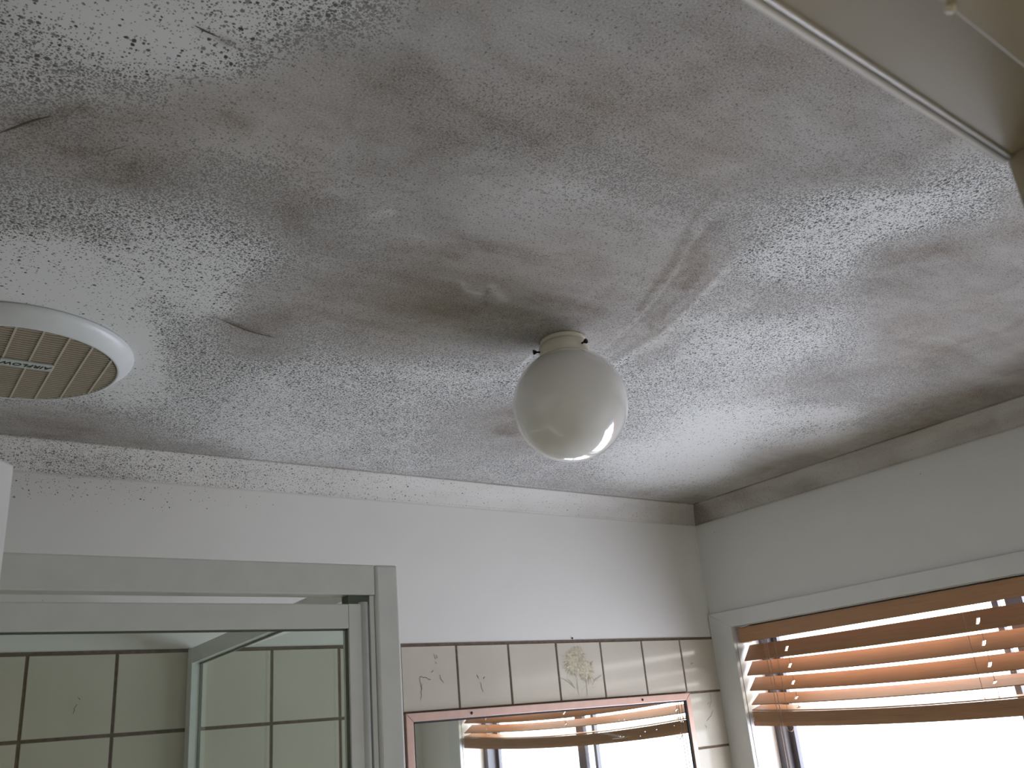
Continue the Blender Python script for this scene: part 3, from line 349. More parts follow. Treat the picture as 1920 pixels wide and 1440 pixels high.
STROKES=[
([(-1.918, -1.223), (-1.899, -1.223), (-1.886, -1.228)], 0.0061, 4, 1),
([(-1.936, -1.226), (-1.911, -1.222)], 0.0039, 2, 0),
([(-2.037, -1.015), (-2.013, -1.044), (-1.995, -1.068)], 0.0074, 4, 1),
([(-1.993, -0.987), (-1.957, -1.009)], 0.009, 3, 0),
([(-1.935, -0.965), (-1.915, -0.994), (-1.892, -1.029)], 0.0162, 3, 0),
([(-1.852, -1.181), (-1.82, -1.181)], 0.014, 1.5, 0),
([(-1.872, -1.119), (-1.854, -1.115)], 0.0112, 2, 0),
([(-1.797, -1.01), (-1.746, -0.987)], 0.0242, 1, 3),
([(-1.898, -0.973), (-1.854, -0.98)], 0.0217, 0.5, 3),
([(-2.028, -0.825), (-1.979, -0.831), (-1.917, -0.843)], 0.0225, 1, 3),
([(-1.845, -1.074), (-1.824, -1.081)], 0.0329, -2, 0),
([(-1.754, -1.141), (-1.732, -1.158)], 0.0332, -1.6, 0),
([(-1.577, -1.142), (-1.5, -1.196)], 0.0386, -2, 0),
([(-1.663, -1.026), (-1.646, -1.041)], 0.0094, -3, 0),
([(-1.756, -1.3), (-1.677, -1.377)], 0.0278, -1, 0),
([(-1.704, -1.253), (-1.583, -1.253)], 0.0353, 1.4, 1),
([(-1.699, -1.202), (-1.643, -1.198)], 0.0145, 2, 0),
([(-1.594, -1.22), (-1.548, -1.217)], 0.0151, 1.5, 1),
([(-1.635, -1.14), (-1.563, -1.186)], 0.0105, 1.6, 0),
([(-1.514, -1.024), (-1.436, -1.049)], 0.0176, 2.6, 0),
([(-1.577, -0.994), (-1.512, -0.994)], 0.0123, 1.6, 0),
([(-1.467, -0.936), (-1.444, -0.917), (-1.421, -0.919)], 0.0043, -3, -1),
([(-1.422, -0.946), (-1.381, -0.916)], 0.0071, -3, -1),
([(-1.422, -0.937), (-1.413, -0.913), (-1.395, -0.89)], 0.0035, 3.5, 0),
([(-1.343, -0.938), (-1.292, -0.951), (-1.217, -0.939)], 0.0116, 3.2, 0),
([(-1.353, -0.884), (-1.319, -0.92), (-1.254, -0.931)], 0.0339, 2, 0),
([(-1.722, -0.681), (-1.679, -0.661), (-1.63, -0.654)], 0.0057, 5, 0),
([(-1.735, -0.661), (-1.684, -0.695), (-1.629, -0.741)], 0.0471, 1.7, 0),
([(-1.528, -0.848), (-1.405, -0.828)], 0.0572, 1, 0),
([(-1.062, -0.9), (-1.052, -0.99), (-1.026, -1.069)], 0.0215, -2, -2),
([(-1.032, -0.758), (-1.047, -0.845), (-1.044, -0.908)], 0.0138, -2, -1),
([(-0.98, -1.085), (-0.93, -1.131), (-0.897, -1.187)], 0.0297, 2.2, 1),
([(-0.986, -1.191), (-0.889, -1.201)], 0.0201, 2, 0),
([(-0.924, -1.278), (-0.891, -1.343), (-0.843, -1.405)], 0.0231, 3, 0),
([(-0.885, -1.307), (-0.789, -1.347)], 0.0278, 2, 0),
([(-0.677, -0.773), (-0.638, -0.864), (-0.51, -0.987)], 0.0444, 3, 0),
([(-0.529, -0.835), (-0.432, -1.021), (-0.431, -1.11)], 0.0516, 0, 3),
([(-0.263, -0.542), (-0.185, -0.705), (-0.145, -0.904), (-0.146, -1.098)], 0.1152, 2.2, -1),
([(-0.349, -0.672), (-0.263, -0.758), (-0.205, -0.887)], 0.0414, 0, 4),
([(-1.924, -0.105), (-1.82, -0.114), (-1.696, -0.111), (-1.506, -0.078)], 0.0411, 3.2, 0),
([(-1.332, -0.058), (-1.086, -0.052), (-0.852, -0.07)], 0.0272, 2.5, 0),
([(-0.618, -0.103), (-0.375, -0.112), (-0.104, -0.102)], 0.0421, 3, 0),
([(-0.113, -0.131), (-0.07, -0.461), (-0.056, -0.798), (-0.05, -1.053)], 0.0502, 1, 0),
([(-1.151, -0.373), (-1.096, -0.431), (-1.026, -0.494)], 0.0992, 2.2, 0),
([(-1.21, -0.487), (-1.162, -0.529), (-1.085, -0.538)], 0.0368, 0.5, 3),
([(-1.687, -0.49), (-1.633, -0.562), (-1.589, -0.629)], 0.0249, 1, 3),
([(-1.71, -0.455), (-1.65, -0.511)], 0.0344, 0.5, 3),
([(-1.818, -0.687), (-1.727, -0.524)], 0.0189, 0, 3),
([(-1.787, -0.251), (-1.655, -0.178)], 0.046, 0.5, 2),
([(-1.583, -0.636), (-1.461, -0.656), (-1.279, -0.701)], 0.0293, -1, 2),
([(-1.675, -0.582), (-1.484, -0.585), (-1.373, -0.608)], 0.0641, -1, 0),
([(-1.814, -0.593), (-1.749, -0.442)], 0.0201, -1, -3),
([(-1.094, -1.137), (-1.068, -1.303), (-1.009, -1.423)], 0.057, -1.5, -1),
([(-1.217, -1.276), (-1.152, -1.36), (-1.095, -1.443)], 0.0225, 0.5, 2.5),
([(-0.587, -0.468), (-0.569, -0.619)], 0.1159, -1.5, -2),
([(-1.232, -1.217), (-1.199, -1.279)], 0.0295, 1, 2),
([(-0.889, -1.413), (-0.82, -1.417)], 0.0152, 1, 0),
([(-0.787, -1.002), (-0.718, -1.109)], 0.0494, -1, 0),
([(-1.811, -1.32), (-1.824, -1.283)], 0.0161, 0, 3),
([(-2.02, -1.188), (-1.947, -1.21)], 0.0269, -0.5, -1.5),
([(-1.714, -1.03), (-1.672, -1.0)], 0.0162, 1, 2),
([(-1.501, -1.255), (-1.434, -1.245)], 0.0238, -0.5, 2),
([(-1.342, -1.244), (-1.395, -1.241)], 0.0228, -1, 2),
([(-1.408, -1.094), (-1.355, -1.074)], 0.0184, 1, 0),
([(-1.204, -0.709), (-1.214, -0.769)], 0.0058, -4, -3),
([(-1.375, -0.843), (-1.317, -0.848)], 0.0445, 1.5, 1),
([(-1.172, -0.984), (-1.226, -1.099), (-1.281, -1.192), (-1.313, -1.267)], 0.0052, 1.871278126525084, 0.8),
([(-1.167, -0.98), (-1.219, -1.096), (-1.274, -1.189)], 0.0042, 2.4934672532656945, 0),
([(-1.157, -0.974), (-1.208, -1.089), (-1.261, -1.182)], 0.0043, 1.9522909874277827, 0.8),
([(-1.115, -0.839), (-1.149, -0.969), (-1.199, -1.084), (-1.252, -1.177), (-1.281, -1.252)], 0.0044, -1.4519014892735684, 0),
([(-1.14, -0.963), (-1.188, -1.077), (-1.24, -1.171), (-1.267, -1.245)], 0.0056, 2.182163282347083, 0),
([(-1.104, -0.831), (-1.134, -0.96), (-1.182, -1.074), (-1.232, -1.167), (-1.26, -1.242)], 0.0045, 1.0538299471434451, 0),
([(-1.128, -0.956), (-1.174, -1.069), (-1.224, -1.163), (-1.25, -1.237)], 0.0048, 1.7608644757435892, 0),
([(-1.118, -0.949), (-1.162, -1.064), (-1.211, -1.156)], 0.006, 2.02297320495245, 0),
([(-1.109, -0.943), (-1.151, -1.058), (-1.198, -1.15)], 0.0073, 2.290956299674402, 0.8),
([(-1.1, -0.938), (-1.141, -1.051), (-1.187, -1.143)], 0.0075, 2.2474118954100315, 0.8),
([(-1.096, -0.935), (-1.135, -1.048), (-1.181, -1.141), (-1.203, -1.215)], 0.0042, 1.5161203011936917, 0),
([(-1.069, -0.806), (-1.087, -0.93), (-1.125, -1.043), (-1.17, -1.135), (-1.19, -1.209)], 0.0052, 1.066285091694315, 0.8),
([(-1.06, -0.8), (-1.077, -0.924), (-1.112, -1.035), (-1.156, -1.128), (-1.174, -1.202)], 0.0067, 1.758130560472066, 0),
([(-1.071, -0.92), (-1.107, -1.032), (-1.148, -1.123)], 0.0054, 2.4571429871909634, 0),
([(-1.048, -0.792), (-1.06, -0.913), (-1.093, -1.024), (-1.135, -1.117), (-1.151, -1.191)], 0.007, -2.4379891396126827, 0)]
CRACKS=[[(-1.0165, -0.0685), (-1.0149, -0.0825), (-1.0111, -0.0986)], [(-1.0167, -0.0704), (-1.007, -0.0716), (-0.9927, -0.0762), (-0.9869, -0.0777)], [(-0.9843, -0.0616), (-0.9781, -0.0566)], [(-0.9756, -0.019), (-0.9726, -0.0335)], [(-0.9739, -0.0375), (-0.9693, -0.0438)], [(-0.9623, -0.0665), (-0.9597, -0.0788), (-0.9538, -0.0871)], [(-1.0103, -0.0867), (-1.0138, -0.1044), (-1.0173, -0.1219)], [(-0.9694, -0.0233), (-0.9665, -0.0316)], [(-0.8602, -0.0724), (-0.8542, -0.0818)], [(-0.8425, -0.0815), (-0.8356, -0.0767)], [(-0.8485, -0.0896), (-0.847, -0.1021), (-0.8443, -0.1126)], [(-0.0587, -0.1533), (-0.0598, -0.1731), (-0.0722, -0.1922)], [(-0.0583, -0.1979), (-0.0695, -0.212), (-0.0918, -0.2252)], [(-0.1016, -0.2342), (-0.0965, -0.2442)], [(-0.068, -0.1752), (-0.0774, -0.182)], [(-0.1232, -0.0705), (-0.1107, -0.0659)], [(-1.7345, -0.0772), (-1.7307, -0.083)], [(-1.7348, -0.0898), (-1.7396, -0.0978), (-1.7403, -0.1061)]]
FLOWER=[[(-0.6034, -0.0891), (-0.5895, -0.0945), (-0.5773, -0.1015), (-0.5666, -0.1096), (-0.5574, -0.1176)], [(-0.5819, -0.0927), (-0.5686, -0.103), (-0.56, -0.1153)], [(-0.5489, -0.0907), (-0.5506, -0.107), (-0.5503, -0.1201), (-0.547, -0.1375)], [(-0.5206, -0.093), (-0.5192, -0.1084), (-0.5197, -0.1215), (-0.5201, -0.1389)], [(-0.4659, -0.0885), (-0.4893, -0.0987), (-0.5026, -0.1146)], [(-0.5017, -0.0893), (-0.4908, -0.0986)], [(-0.5354, -0.1208), (-0.5234, -0.1115)], [(-0.5122, -0.1175), (-0.5077, -0.1177)], [(-0.5016, -0.118), (-0.4904, -0.1152)], [(-0.4835, -0.1011), (-0.4785, -0.0991)], [(-0.5943, -0.0344), (-0.5855, -0.0352)], [(-0.5796, -0.0353), (-0.571, -0.0378), (-0.5656, -0.0418)], [(-0.5236, -0.0138), (-0.5265, -0.0227)], [(-0.5372, -0.0225), (-0.5372, -0.0281)], [(-0.5286, -0.0361), (-0.5188, -0.0319), (-0.5068, -0.0339)], [(-0.5, -0.0593), (-0.4912, -0.0529), (-0.4868, -0.0496)], [(-0.4988, -0.0616), (-0.4901, -0.0602)], [(-0.5317, -0.0766), (-0.524, -0.0757), (-0.5173, -0.0821)], [(-0.5061, -0.0786), (-0.4983, -0.0778), (-0.4881, -0.0815)], [(-0.5797, -0.0568), (-0.5662, -0.0561)], [(-0.557, -0.0442), (-0.5566, -0.052)], [(-0.547, -0.0578), (-0.5349, -0.0577)], [(-0.5791, -0.0732), (-0.5807, -0.0895)], [(-0.5915, -0.0673), (-0.5868, -0.0653)], [(-0.5834, -0.072), (-0.5782, -0.0667)], [(-0.5776, -0.0733), (-0.5708, -0.0669)], [(-0.5318, -0.0969), (-0.5289, -0.0882)]]
BLOOMS=[(-0.5507, -0.0522), (-0.5146, -0.0744), (-0.5373, -0.0337)]
SCRATCHES=[[(-1.7235, -0.6799), (-1.7026, -0.67), (-1.6768, -0.6596), (-1.6516, -0.6546), (-1.6279, -0.6528)], [(-2.0514, -0.9901), (-2.04, -1.0071), (-2.0287, -1.0239), (-2.0132, -1.0428)], [(-0.7308, -1.3236), (-0.7257, -1.3396)], [(-0.3655, -0.9937), (-0.3275, -0.9872)], [(-1.9352, -1.226), (-1.9258, -1.2242), (-1.9126, -1.223)], [(-1.958, -1.0063), (-1.9407, -1.0293)]]
LX = -2.55                    # left wall
FY = -1.74                    # room side of the front wall
def smooth01(t): t = max(0., min(1., t)); return t * t * (3 - 2 * t)

HG = [[c / 45.0 for c in r] for r in HAZE]; DG = [[c / 45.0 for c in r] for r in DOTS]
def grid_at(G, x, y):
    fx = min(max((x + 2.60) / .04, 0), len(G[0]) - 1.001); fy = min(max((y + 1.76) / .04, 0), len(G) - 1.001)
    i, j = int(fx), int(fy); a, b = fx - i, fy - j
    return (G[j][i] * (1 - a) + G[j][i + 1] * a) * (1 - b) + (G[j + 1][i] * (1 - a) + G[j + 1][i + 1] * a) * b

STK = []
for pts, wd, dh, dd in STROKES:
    xs = [q[0] for q in pts]; ys = [q[1] for q in pts]; g = wd * 2.2
    wide = wd > .012
    STK.append((pts, wd * (1.35 if wide else 1), dh / (22 if wide else 13), dd / 9, min(xs) - g, max(xs) + g, min(ys) - g, max(ys) + g))
def seg_d(x, y, pts):
    best = 9
    if len(pts) == 1: return math.hypot(x - pts[0][0], y - pts[0][1])
    for (ax, ay), (bx, by) in zip(pts, pts[1:]):
        ux, uy = bx - ax, by - ay; l = ux * ux + uy * uy
        t = 0 if l == 0 else max(0, min(1, ((x - ax) * ux + (y - ay) * uy) / l))
        best = min(best, math.hypot(x - ax - t * ux, y - ay - t * uy))
    return best
def stains(x, y):
    v = noise.noise_vector(Vector((x * 9, y * 9, 0))) + .5 * noise.noise_vector(Vector((x * 23, y * 23, 3)))
    wx, wy = x + v.x * .022, y + v.y * .022
    h = grid_at(HG, wx, wy); d = grid_at(DG, wx, wy)
    h = .56 * smooth01((h - .03) / .55) + .12 * max(0, h - .58)
    d += .22 * math.exp(-((h - .26) / .13) ** 2)             # the rim of a wiped patch keeps its dots
    sx_, sy_ = x + v.x * .004, y + v.y * .004
    for pts, wd, dh, dd, a, b, c, e in STK:
        if a < sx_ < b and c < sy_ < e:
            k = math.exp(-(seg_d(sx_, sy_, pts) / wd) ** 2) * (.35 + 1.0 * abs(noise.noise(Vector((x * 34, y * 34, 7)))) + .5 * (.5 + noise.noise(Vector((x * 90, y * 90, 1)))))
            h += dh * k; d += dd * k
    h = max(0, h); h = h if h < .5 else .5 + .20 * math.tanh((h - .5) / .20)
    return h, max(0, d)

def set_attr(o, name, vals):
    a = o.data.attributes.new(name, 'FLOAT', 'POINT'); a.data.foreach_set('value', vals)

# ceiling: a finely divided sheet so the stains keep their own outlines
STEP = .005
nx = int(round((0 - LX) / STEP)); ny = int(round((0 - FY) / STEP))
vs = []; fs = []; sm_ = []; dt_ = []
for j in range(ny + 1):
    for i in range(nx + 1):
        x = LX + (0 - LX) * i / nx; y = FY + (0 - FY) * j / ny
        vs.append((x, y, CEIL)); h, d = stains(x, y); sm_.append(h); dt_.append(d)
for j in range(ny):
    for i in range(nx):
        a = j * (nx + 1) + i; fs.append((a, a + nx + 1, a + nx + 2, a + 1))
# closed slab above the sheet
b0 = len(vs); vs += [(LX - .1, FY - .1, CEIL + .0), (.16, FY - .1, CEIL), (.16, .1, CEIL), (LX - .1, .1, CEIL)]
me = bpy.data.meshes.new('ceiling'); me.from_pydata(vs[:b0], [], fs); me.update()
ceiling = bpy.data.objects.new('ceiling', me); C.objects.link(ceiling); me.materials.append(MOULD_C); tag(ceiling, kind='structure')
set_attr(ceiling, 'smear', sm_); set_attr(ceiling, 'dots', dt_)
bm = bmesh.new()
for l in SCRATCHES:
    for q, ((ax, ay), (bx_, by_)) in enumerate(zip(l, l[1:])):
        d = Vector((bx_ - ax, by_ - ay)); n = Vector((-d.y, d.x)).normalized() * .0011; w0, w1 = (1 if q else .3), (1 if q < len(l) - 2 else .2)
        bm.faces.new([bm.verts.new((x, y, CEIL - .0004)) for x, y in ((ax - n.x * w0, ay - n.y * w0), (bx_ - n.x * w1, by_ - n.y * w1), (bx_ + n.x * w1, by_ + n.y * w1), (ax + n.x * w0, ay + n.y * w0))])
link('hairline_cracks', bm, CRACK, ceiling)
link('ceiling_board', BX(LX - .1, .16, FY - .12, .1, CEIL + .001, CEIL + .012), PAINT, ceiling)

tag(link('floor', BX(LX - .1, .14, FY - .12, .1, -.1, 0), FLOOR), kind='structure')

# back wall: mouldy painted strip above, tiles below
def sheet(name, origin, du, dv, nu, nv, fn, mat_, parent=None):
    vs = []; fs = []; S = []; D = []
    for j in range(nv + 1):
        for i in range(nu + 1):
            p = Vector(origin) + Vector(du) * (i / nu) + Vector(dv) * (j / nv)
            vs.append(p); s, d = fn(p); S.append(s); D.append(d)
    for j in range(nv):
        for i in range(nu):
            a = j * (nu + 1) + i; fs.append((a, a + 1, a + nu + 2, a + nu + 1))
    me = bpy.data.meshes.new(name); me.from_pydata(vs, [], fs); me.update()
    o = bpy.data.objects.new(name, me); C.objects.link(o); me.materials.append(mat_)
    if parent is not None: o.parent = parent
    set_attr(o, 'smear', S); set_attr(o, 'dots', D)
    return o

CB = T + .3384                # bottom of the cornice
def back_mould(p):
    k = CB - p.z
    left = smooth01((-1.15 - p.x) / .9)
    d = .22 * left * math.exp(-((k - .02) / .03) ** 2) + .012 * left
    s = .10 * left * math.exp(-k / .05) + .25 * math.exp(-(k / .0022) ** 2)
    return s, d
wall_back = tag(link('wall_back', BX(LX - .1, .14, .0, .1, -.1, CEIL + .01), PAINT), kind='structure')
sheet('painted_strip', (LX, -.0006, T), (-LX, 0, 0), (0, 0, CEIL - T), 300, 60, back_mould, MOULD_B, wall_back)
PX, PZ = .152, .1465
bm = bmesh.new(); box(bm, LX, -.001, -.0022, -.0007, 0, T + .004); link('grout', bm, GROUT, wall_back)
random.seed(4)
bm = bmesh.new()
def tile(bm, x0, x1, z0, z1):
    g = .0024; c = .0012; yb, yf = -.0015, -.0045
    x0 += g + random.uniform(-.0004, .0004); x1 -= g; z0 += g; z1 -= g + random.uniform(0, .0006)
    tl = random.uniform(-.00028, .00028); tv = random.uniform(-.00028, .00028)
    o = [bm.verts.new((x, yb, z)) for x, z in ((x0, z0), (x1, z0), (x1, z1), (x0, z1))]
    i = [bm.verts.new((x, yf + a * tl + b * tv, z)) for x, z, a, b in ((x0 + c, z0 + c, -1, -1), (x1 - c, z0 + c, 1, -1), (x1 - c, z1 - c, 1, 1), (x0 + c, z1 - c, -1, 1))]
    bm.faces.new(i)
    for k in range(4): bm.faces.new((o[k], o[(k + 1) % 4], i[(k + 1) % 4], i[k]))
for k in range(17):
    for r in range(14):
        x1 = -PX * k; x0 = max(x1 - PX, LX)
        tile(bm, x0, x1, T - PZ * (r + 1), T - PZ * r)
tiles = link('tile_cladding', bm, TILE, wall_back)
def ribbon(bm, pts, wd, y=-.0053):
    for k in range(len(pts) - 1):
        a, b = Vector((pts[k][0], T + pts[k][1])), Vector((pts[k + 1][0], T + pts[k + 1][1])); t = (b - a)
        if t.length < 1e-5: continue
        n = Vector((-t.y, t.x)).normalized() * wd / 2; wa = 1.0 if k else .5; wb = 1.0 if k < len(pts) - 2 else .3
        bm.faces.new([bm.verts.new((q.x, y, q.y)) for q in (a - n * wa, b - n * wb, b + n * wb, a + n * wa)])
bm = bmesh.new()
for l in CRACKS:
    pts = []
    for a, b in zip(l, l[1:]):                      # jitter each craze line
        for s in range(4):
            t = s / 4; pts.append((a[0] + (b[0] - a[0]) * t + random.uniform(-.0016, .0016), a[1] + (b[1] - a[1]) * t + random.uniform(-.0016, .0016)))
    pts.append(l[-1]); ribbon(bm, pts, .0010)
link('craze_lines', bm, CRACK, wall_back)
# the decorated tile: a printed spray of shaggy flowers
bm = bmesh.new()
for l in FLOWER: ribbon(bm, l, .0016, -.0056)
for (cx, cz), rr in zip(BLOOMS, (.042, .033, .026)):
    for k in range(38):
        a = random.uniform(0, 6.283); r0 = rr * random.uniform(.15, .6); r1 = r0 + rr * random.uniform(.3, .55); bnd = random.uniform(-.25, .25)
        ribbon(bm, [(cx + r0 * math.cos(a), cz + r0 * math.sin(a)), (cx + r1 * math.cos(a + bnd), cz + r1 * math.sin(a + bnd) - .004)], .0012, -.0055)
link('printed_flower_lines', bm, FLOWR, wall_back)
bm = bmesh.new()
for n_, ((cx, cz), rr) in enumerate(zip(BLOOMS, (.040, .030, .024))):
    vv = []
    for k in range(64):
        a = 6.2832 * k / 64; r = rr * (random.uniform(.62, .75) if k % 2 else random.uniform(.85, 1.08))
        vv.append(bm.verts.new((cx + r * math.cos(a), -.00515 - .00008 * n_, T + cz + r * math.sin(a))))
    bm.faces.new(vv)
link('printed_flower_heads', bm, FLOWB, wall_back)

# right wall with the window opening
WY0, WY1, WZ0, WZ1 = -1.417, -.083, T - 1.0, T + .0211
bm = bmesh.new()
box(bm, 0, .165, FY - .12, WY0, -.1, CEIL + .01); box(bm, 0, .165, WY1, .1, -.1, CEIL + .01)
box(bm, 0, .165, WY0, WY1, -.1, WZ0); box(bm, 0, .165, WY0, WY1, WZ1, CEIL + .01)
wall_right = tag(link('wall_right', bm, PAINT), kind='structure')
def right_mould(p):
    k = CB - p.z
    return .55 * math.exp(-(k / .0022) ** 2) + .06 * math.exp(-(k / .01) ** 2) + .03 * math.exp(-k / .03), .022 * math.exp(-k / .04)
sheet('painted_strip', (-.0006, FY, T + .07), (0, -FY, 0), (0, 0, CEIL - T - .07), 200, 50, right_mould, MOULD_R, wall_right)
tag(link('wall_left', BX(LX - .1, LX, FY - .12, .1, -.1, CEIL + .01), PAINT), kind='structure')
link('tile_cladding', BX(LX, LX + .004, FY, -.0045, 0, T), TILE, bpy.data.objects['wall_left'])

# front wall with the doorway the picture is taken from
DX0, DX1, DZ = -2.481, -1.771, T - .015       # inside faces of the door lining
bm = bmesh.new()
box(bm, LX - .1, DX0 - .02, FY - .12, FY, -.1, CEIL + .01); box(bm, DX1 + .02, .14, FY - .12, FY, -.1, CEIL + .01)
box(bm, DX0 - .02, DX1 + .02, FY - .12, FY, DZ + .02, CEIL + .01)
wall_front = tag(link('wall_front', bm, PAINT), kind='structure')

# cornices
def cove(n=8, s=.0532):
    pr = [(0, -s), (-.003, -s), (-.004, -s + .003)]
    for i in range(n + 1):
        a = math.pi / 2 * i / n
        u = -s + .003 + (s - .007) * math.cos(a) ; v = -s + .003 + (s - .007) * math.sin(a)
        # a shallow cove between the two edges
        t = i / n; fx = -.004 - (s - .008) * t; fz = -s + .004 + (s - .008) * t
        k = .007 * math.sin(math.pi * t); pr.append((fx - k * -.7, fz + k * .7))
    pr += [(-s + .003, -.004), (-s, -.003), (-s, 0)]
    return pr
CV = cove()
def cornice(name, axis, a0, a1, fn, mat_):
    n = 220; vs = []; fs = []; S = []; D = []
    for i in range(n + 1):
        for q, (u, v) in enumerate(CV):
            t = i / n
            if axis == 'x': p = Vector((a0 + (a1 - a0) * t, u, CEIL + v)); p.x = min(p.x, u * 1.0) if i == n else p.x
            else: p = Vector((u, a0 + (a1 - a0) * t, CEIL + v)); p.y = min(p.y, u * 1.0) if i == n else p.y
            vs.append(p); s, d = fn(p, q / (len(CV) - 1)); S.append(s); D.append(d)
    k = len(CV)
    for i in range(n):
        for q in range(k - 1): fs.append((i * k + q, i * k + q + 1, (i + 1) * k + q + 1, (i + 1) * k + q))
    me = bpy.data.meshes.new(name); me.from_pydata(vs, [], fs); me.update()
    o = bpy.data.objects.new(name, me); C.objects.link(o); me.materials.append(mat_)
    set_attr(o, 'smear', S); set_attr(o, 'dots', D); return tag(o, kind='structure')
def cb_fn(p, t):
    left = smooth01((-.75 - p.x) / 1.1); far = smooth01((-1.75 - p.x) / .4); n = .5 + .5 * noise.noise(Vector((p.x * 6, t * 2, 5)))
    s = .16 + .25 * far + .35 * math.exp(-((1 - t) / .10) ** 2) + .12 * smooth01((p.x + .6) / .5) + .35 * math.exp(-(p.x / .10) ** 2) * .5
    return s * (.6 + .6 * n), .10 + .42 * left * (.5 + n) + .12 * math.exp(-(t / .15) ** 2) * n
def cr_fn(p, t):
    n = .5 + .5 * noise.noise(Vector((p.y * 7, t * 2, 9)))
    return (.46 + .22 * math.exp(-((1 - t) / .12) ** 2) + .25 * math.exp(-(t / .08) ** 2) + .25 * math.exp(-((p.y + .03) / .06) ** 2)) * (.7 + .5 * n), .08 + .35 * n * math.exp(-((p.y + .15) / .2) ** 2)
cornice('trim_1', 'x', LX, 0, cb_fn, MOULD_B)
cornice('trim_2', 'y', FY, 0, cr_fn, MOULD_R)

# ------------------------------------------------------------------ window
win = tag(empty('window_1', (0.05, -.75, WZ0)), kind='structure')
bm = bmesh.new()                                  # reveal lining
box(bm, .0, .165, WY1 - .0015, WY1 + .001, WZ0, WZ1); box(bm, .0, .165, WY0 - .001, WY0 + .0015, WZ0, WZ1)
box(bm, .0, .165, WY0, WY1, WZ1 - .0015, WZ1 + .001)
link('reveal', bm, TRIM, win)
AO, AT = -.003, T + .0675
bm = bmesh.new(); t_ = .014
def arch_piece(pts):
    bmp = bmesh.new(); A = [bmp.verts.new((-.0008, y, z)) for y, z in pts]; B = [bmp.verts.new((-t_, y, z)) for y, z in pts]
    f1 = bmp.faces.new(A); f2 = bmp.faces.new(B[::-1])
    for i in range(4): bmp.faces.new((A[i], B[i], B[(i + 1) % 4], A[(i + 1) % 4]))
    bmesh.ops.bevel(bmp, geom=[e for e in bmp.edges if all(v.co.x < -.01 for v in e.verts)], offset=.0022, segments=2, profile=.5, affect='EDGES')
    return bmp
OY1, OY0, OB = AO, WY0 - .08, WZ0 - .05
link('architrave_head', arch_piece([(OY0, AT), (OY1, AT), (WY1, WZ1), (WY0, WZ1)]), TRIM, win)
link('architrave_jamb', arch_piece([(OY1, AT), (OY1, OB), (WY1, WZ0), (WY1, WZ1)]), TRIM, win)
link('architrave_jamb', arch_piece([(OY0, AT), (OY0, OB), (WY0, WZ0), (WY0, WZ1)]), TRIM, win)
link('sill', BX(-.03, .165, WY0 - .05, WY1 + .05, WZ0 - .02, WZ0, bev=.003), TRIM, win)
bm = bmesh.new()
box(bm, .098, .158, WY1 - .030, WY1 - .0015, WZ0, WZ1); box(bm, .098, .158, WY0 + .0015, WY0 + .030, WZ0, WZ1)
box(bm, .098, .158, WY0, WY1, WZ1 - .012, WZ1 - .0015); box(bm, .098, .158, WY0, WY1, WZ0, WZ0 + .03)
link('window_frame', bm, BRONZE, win)
def sash(y0, y1, x, wl, wr, name='sash'):
    bm = bmesh.new()
    box(bm, x, x + .016, y0, y0 + wl, WZ0 + .03, WZ1 - .012); box(bm, x, x + .016, y1 - wr, y1, WZ0 + .03, WZ1 - .012)
    box(bm, x, x + .016, y0, y1, WZ0 + .03, WZ0 + .06); box(bm, x, x + .016, y0, y1, WZ1 - .027, WZ1 - .012)
    s = link(name, bm, BRONZE, win)
    g = link('pane', BX(x + .007, x + .010, y0 + wl - .004, y1 - wr + .004, WZ0 + .055, WZ1 - .024), WGLASS)
    g.parent = s; g.matrix_parent_inverse = s.matrix_world.inverted(); return s
sash(-.846, WY1 - .03, .122, .041, .018)
sash(WY0 + .03, -.764, .140, .018, .015)

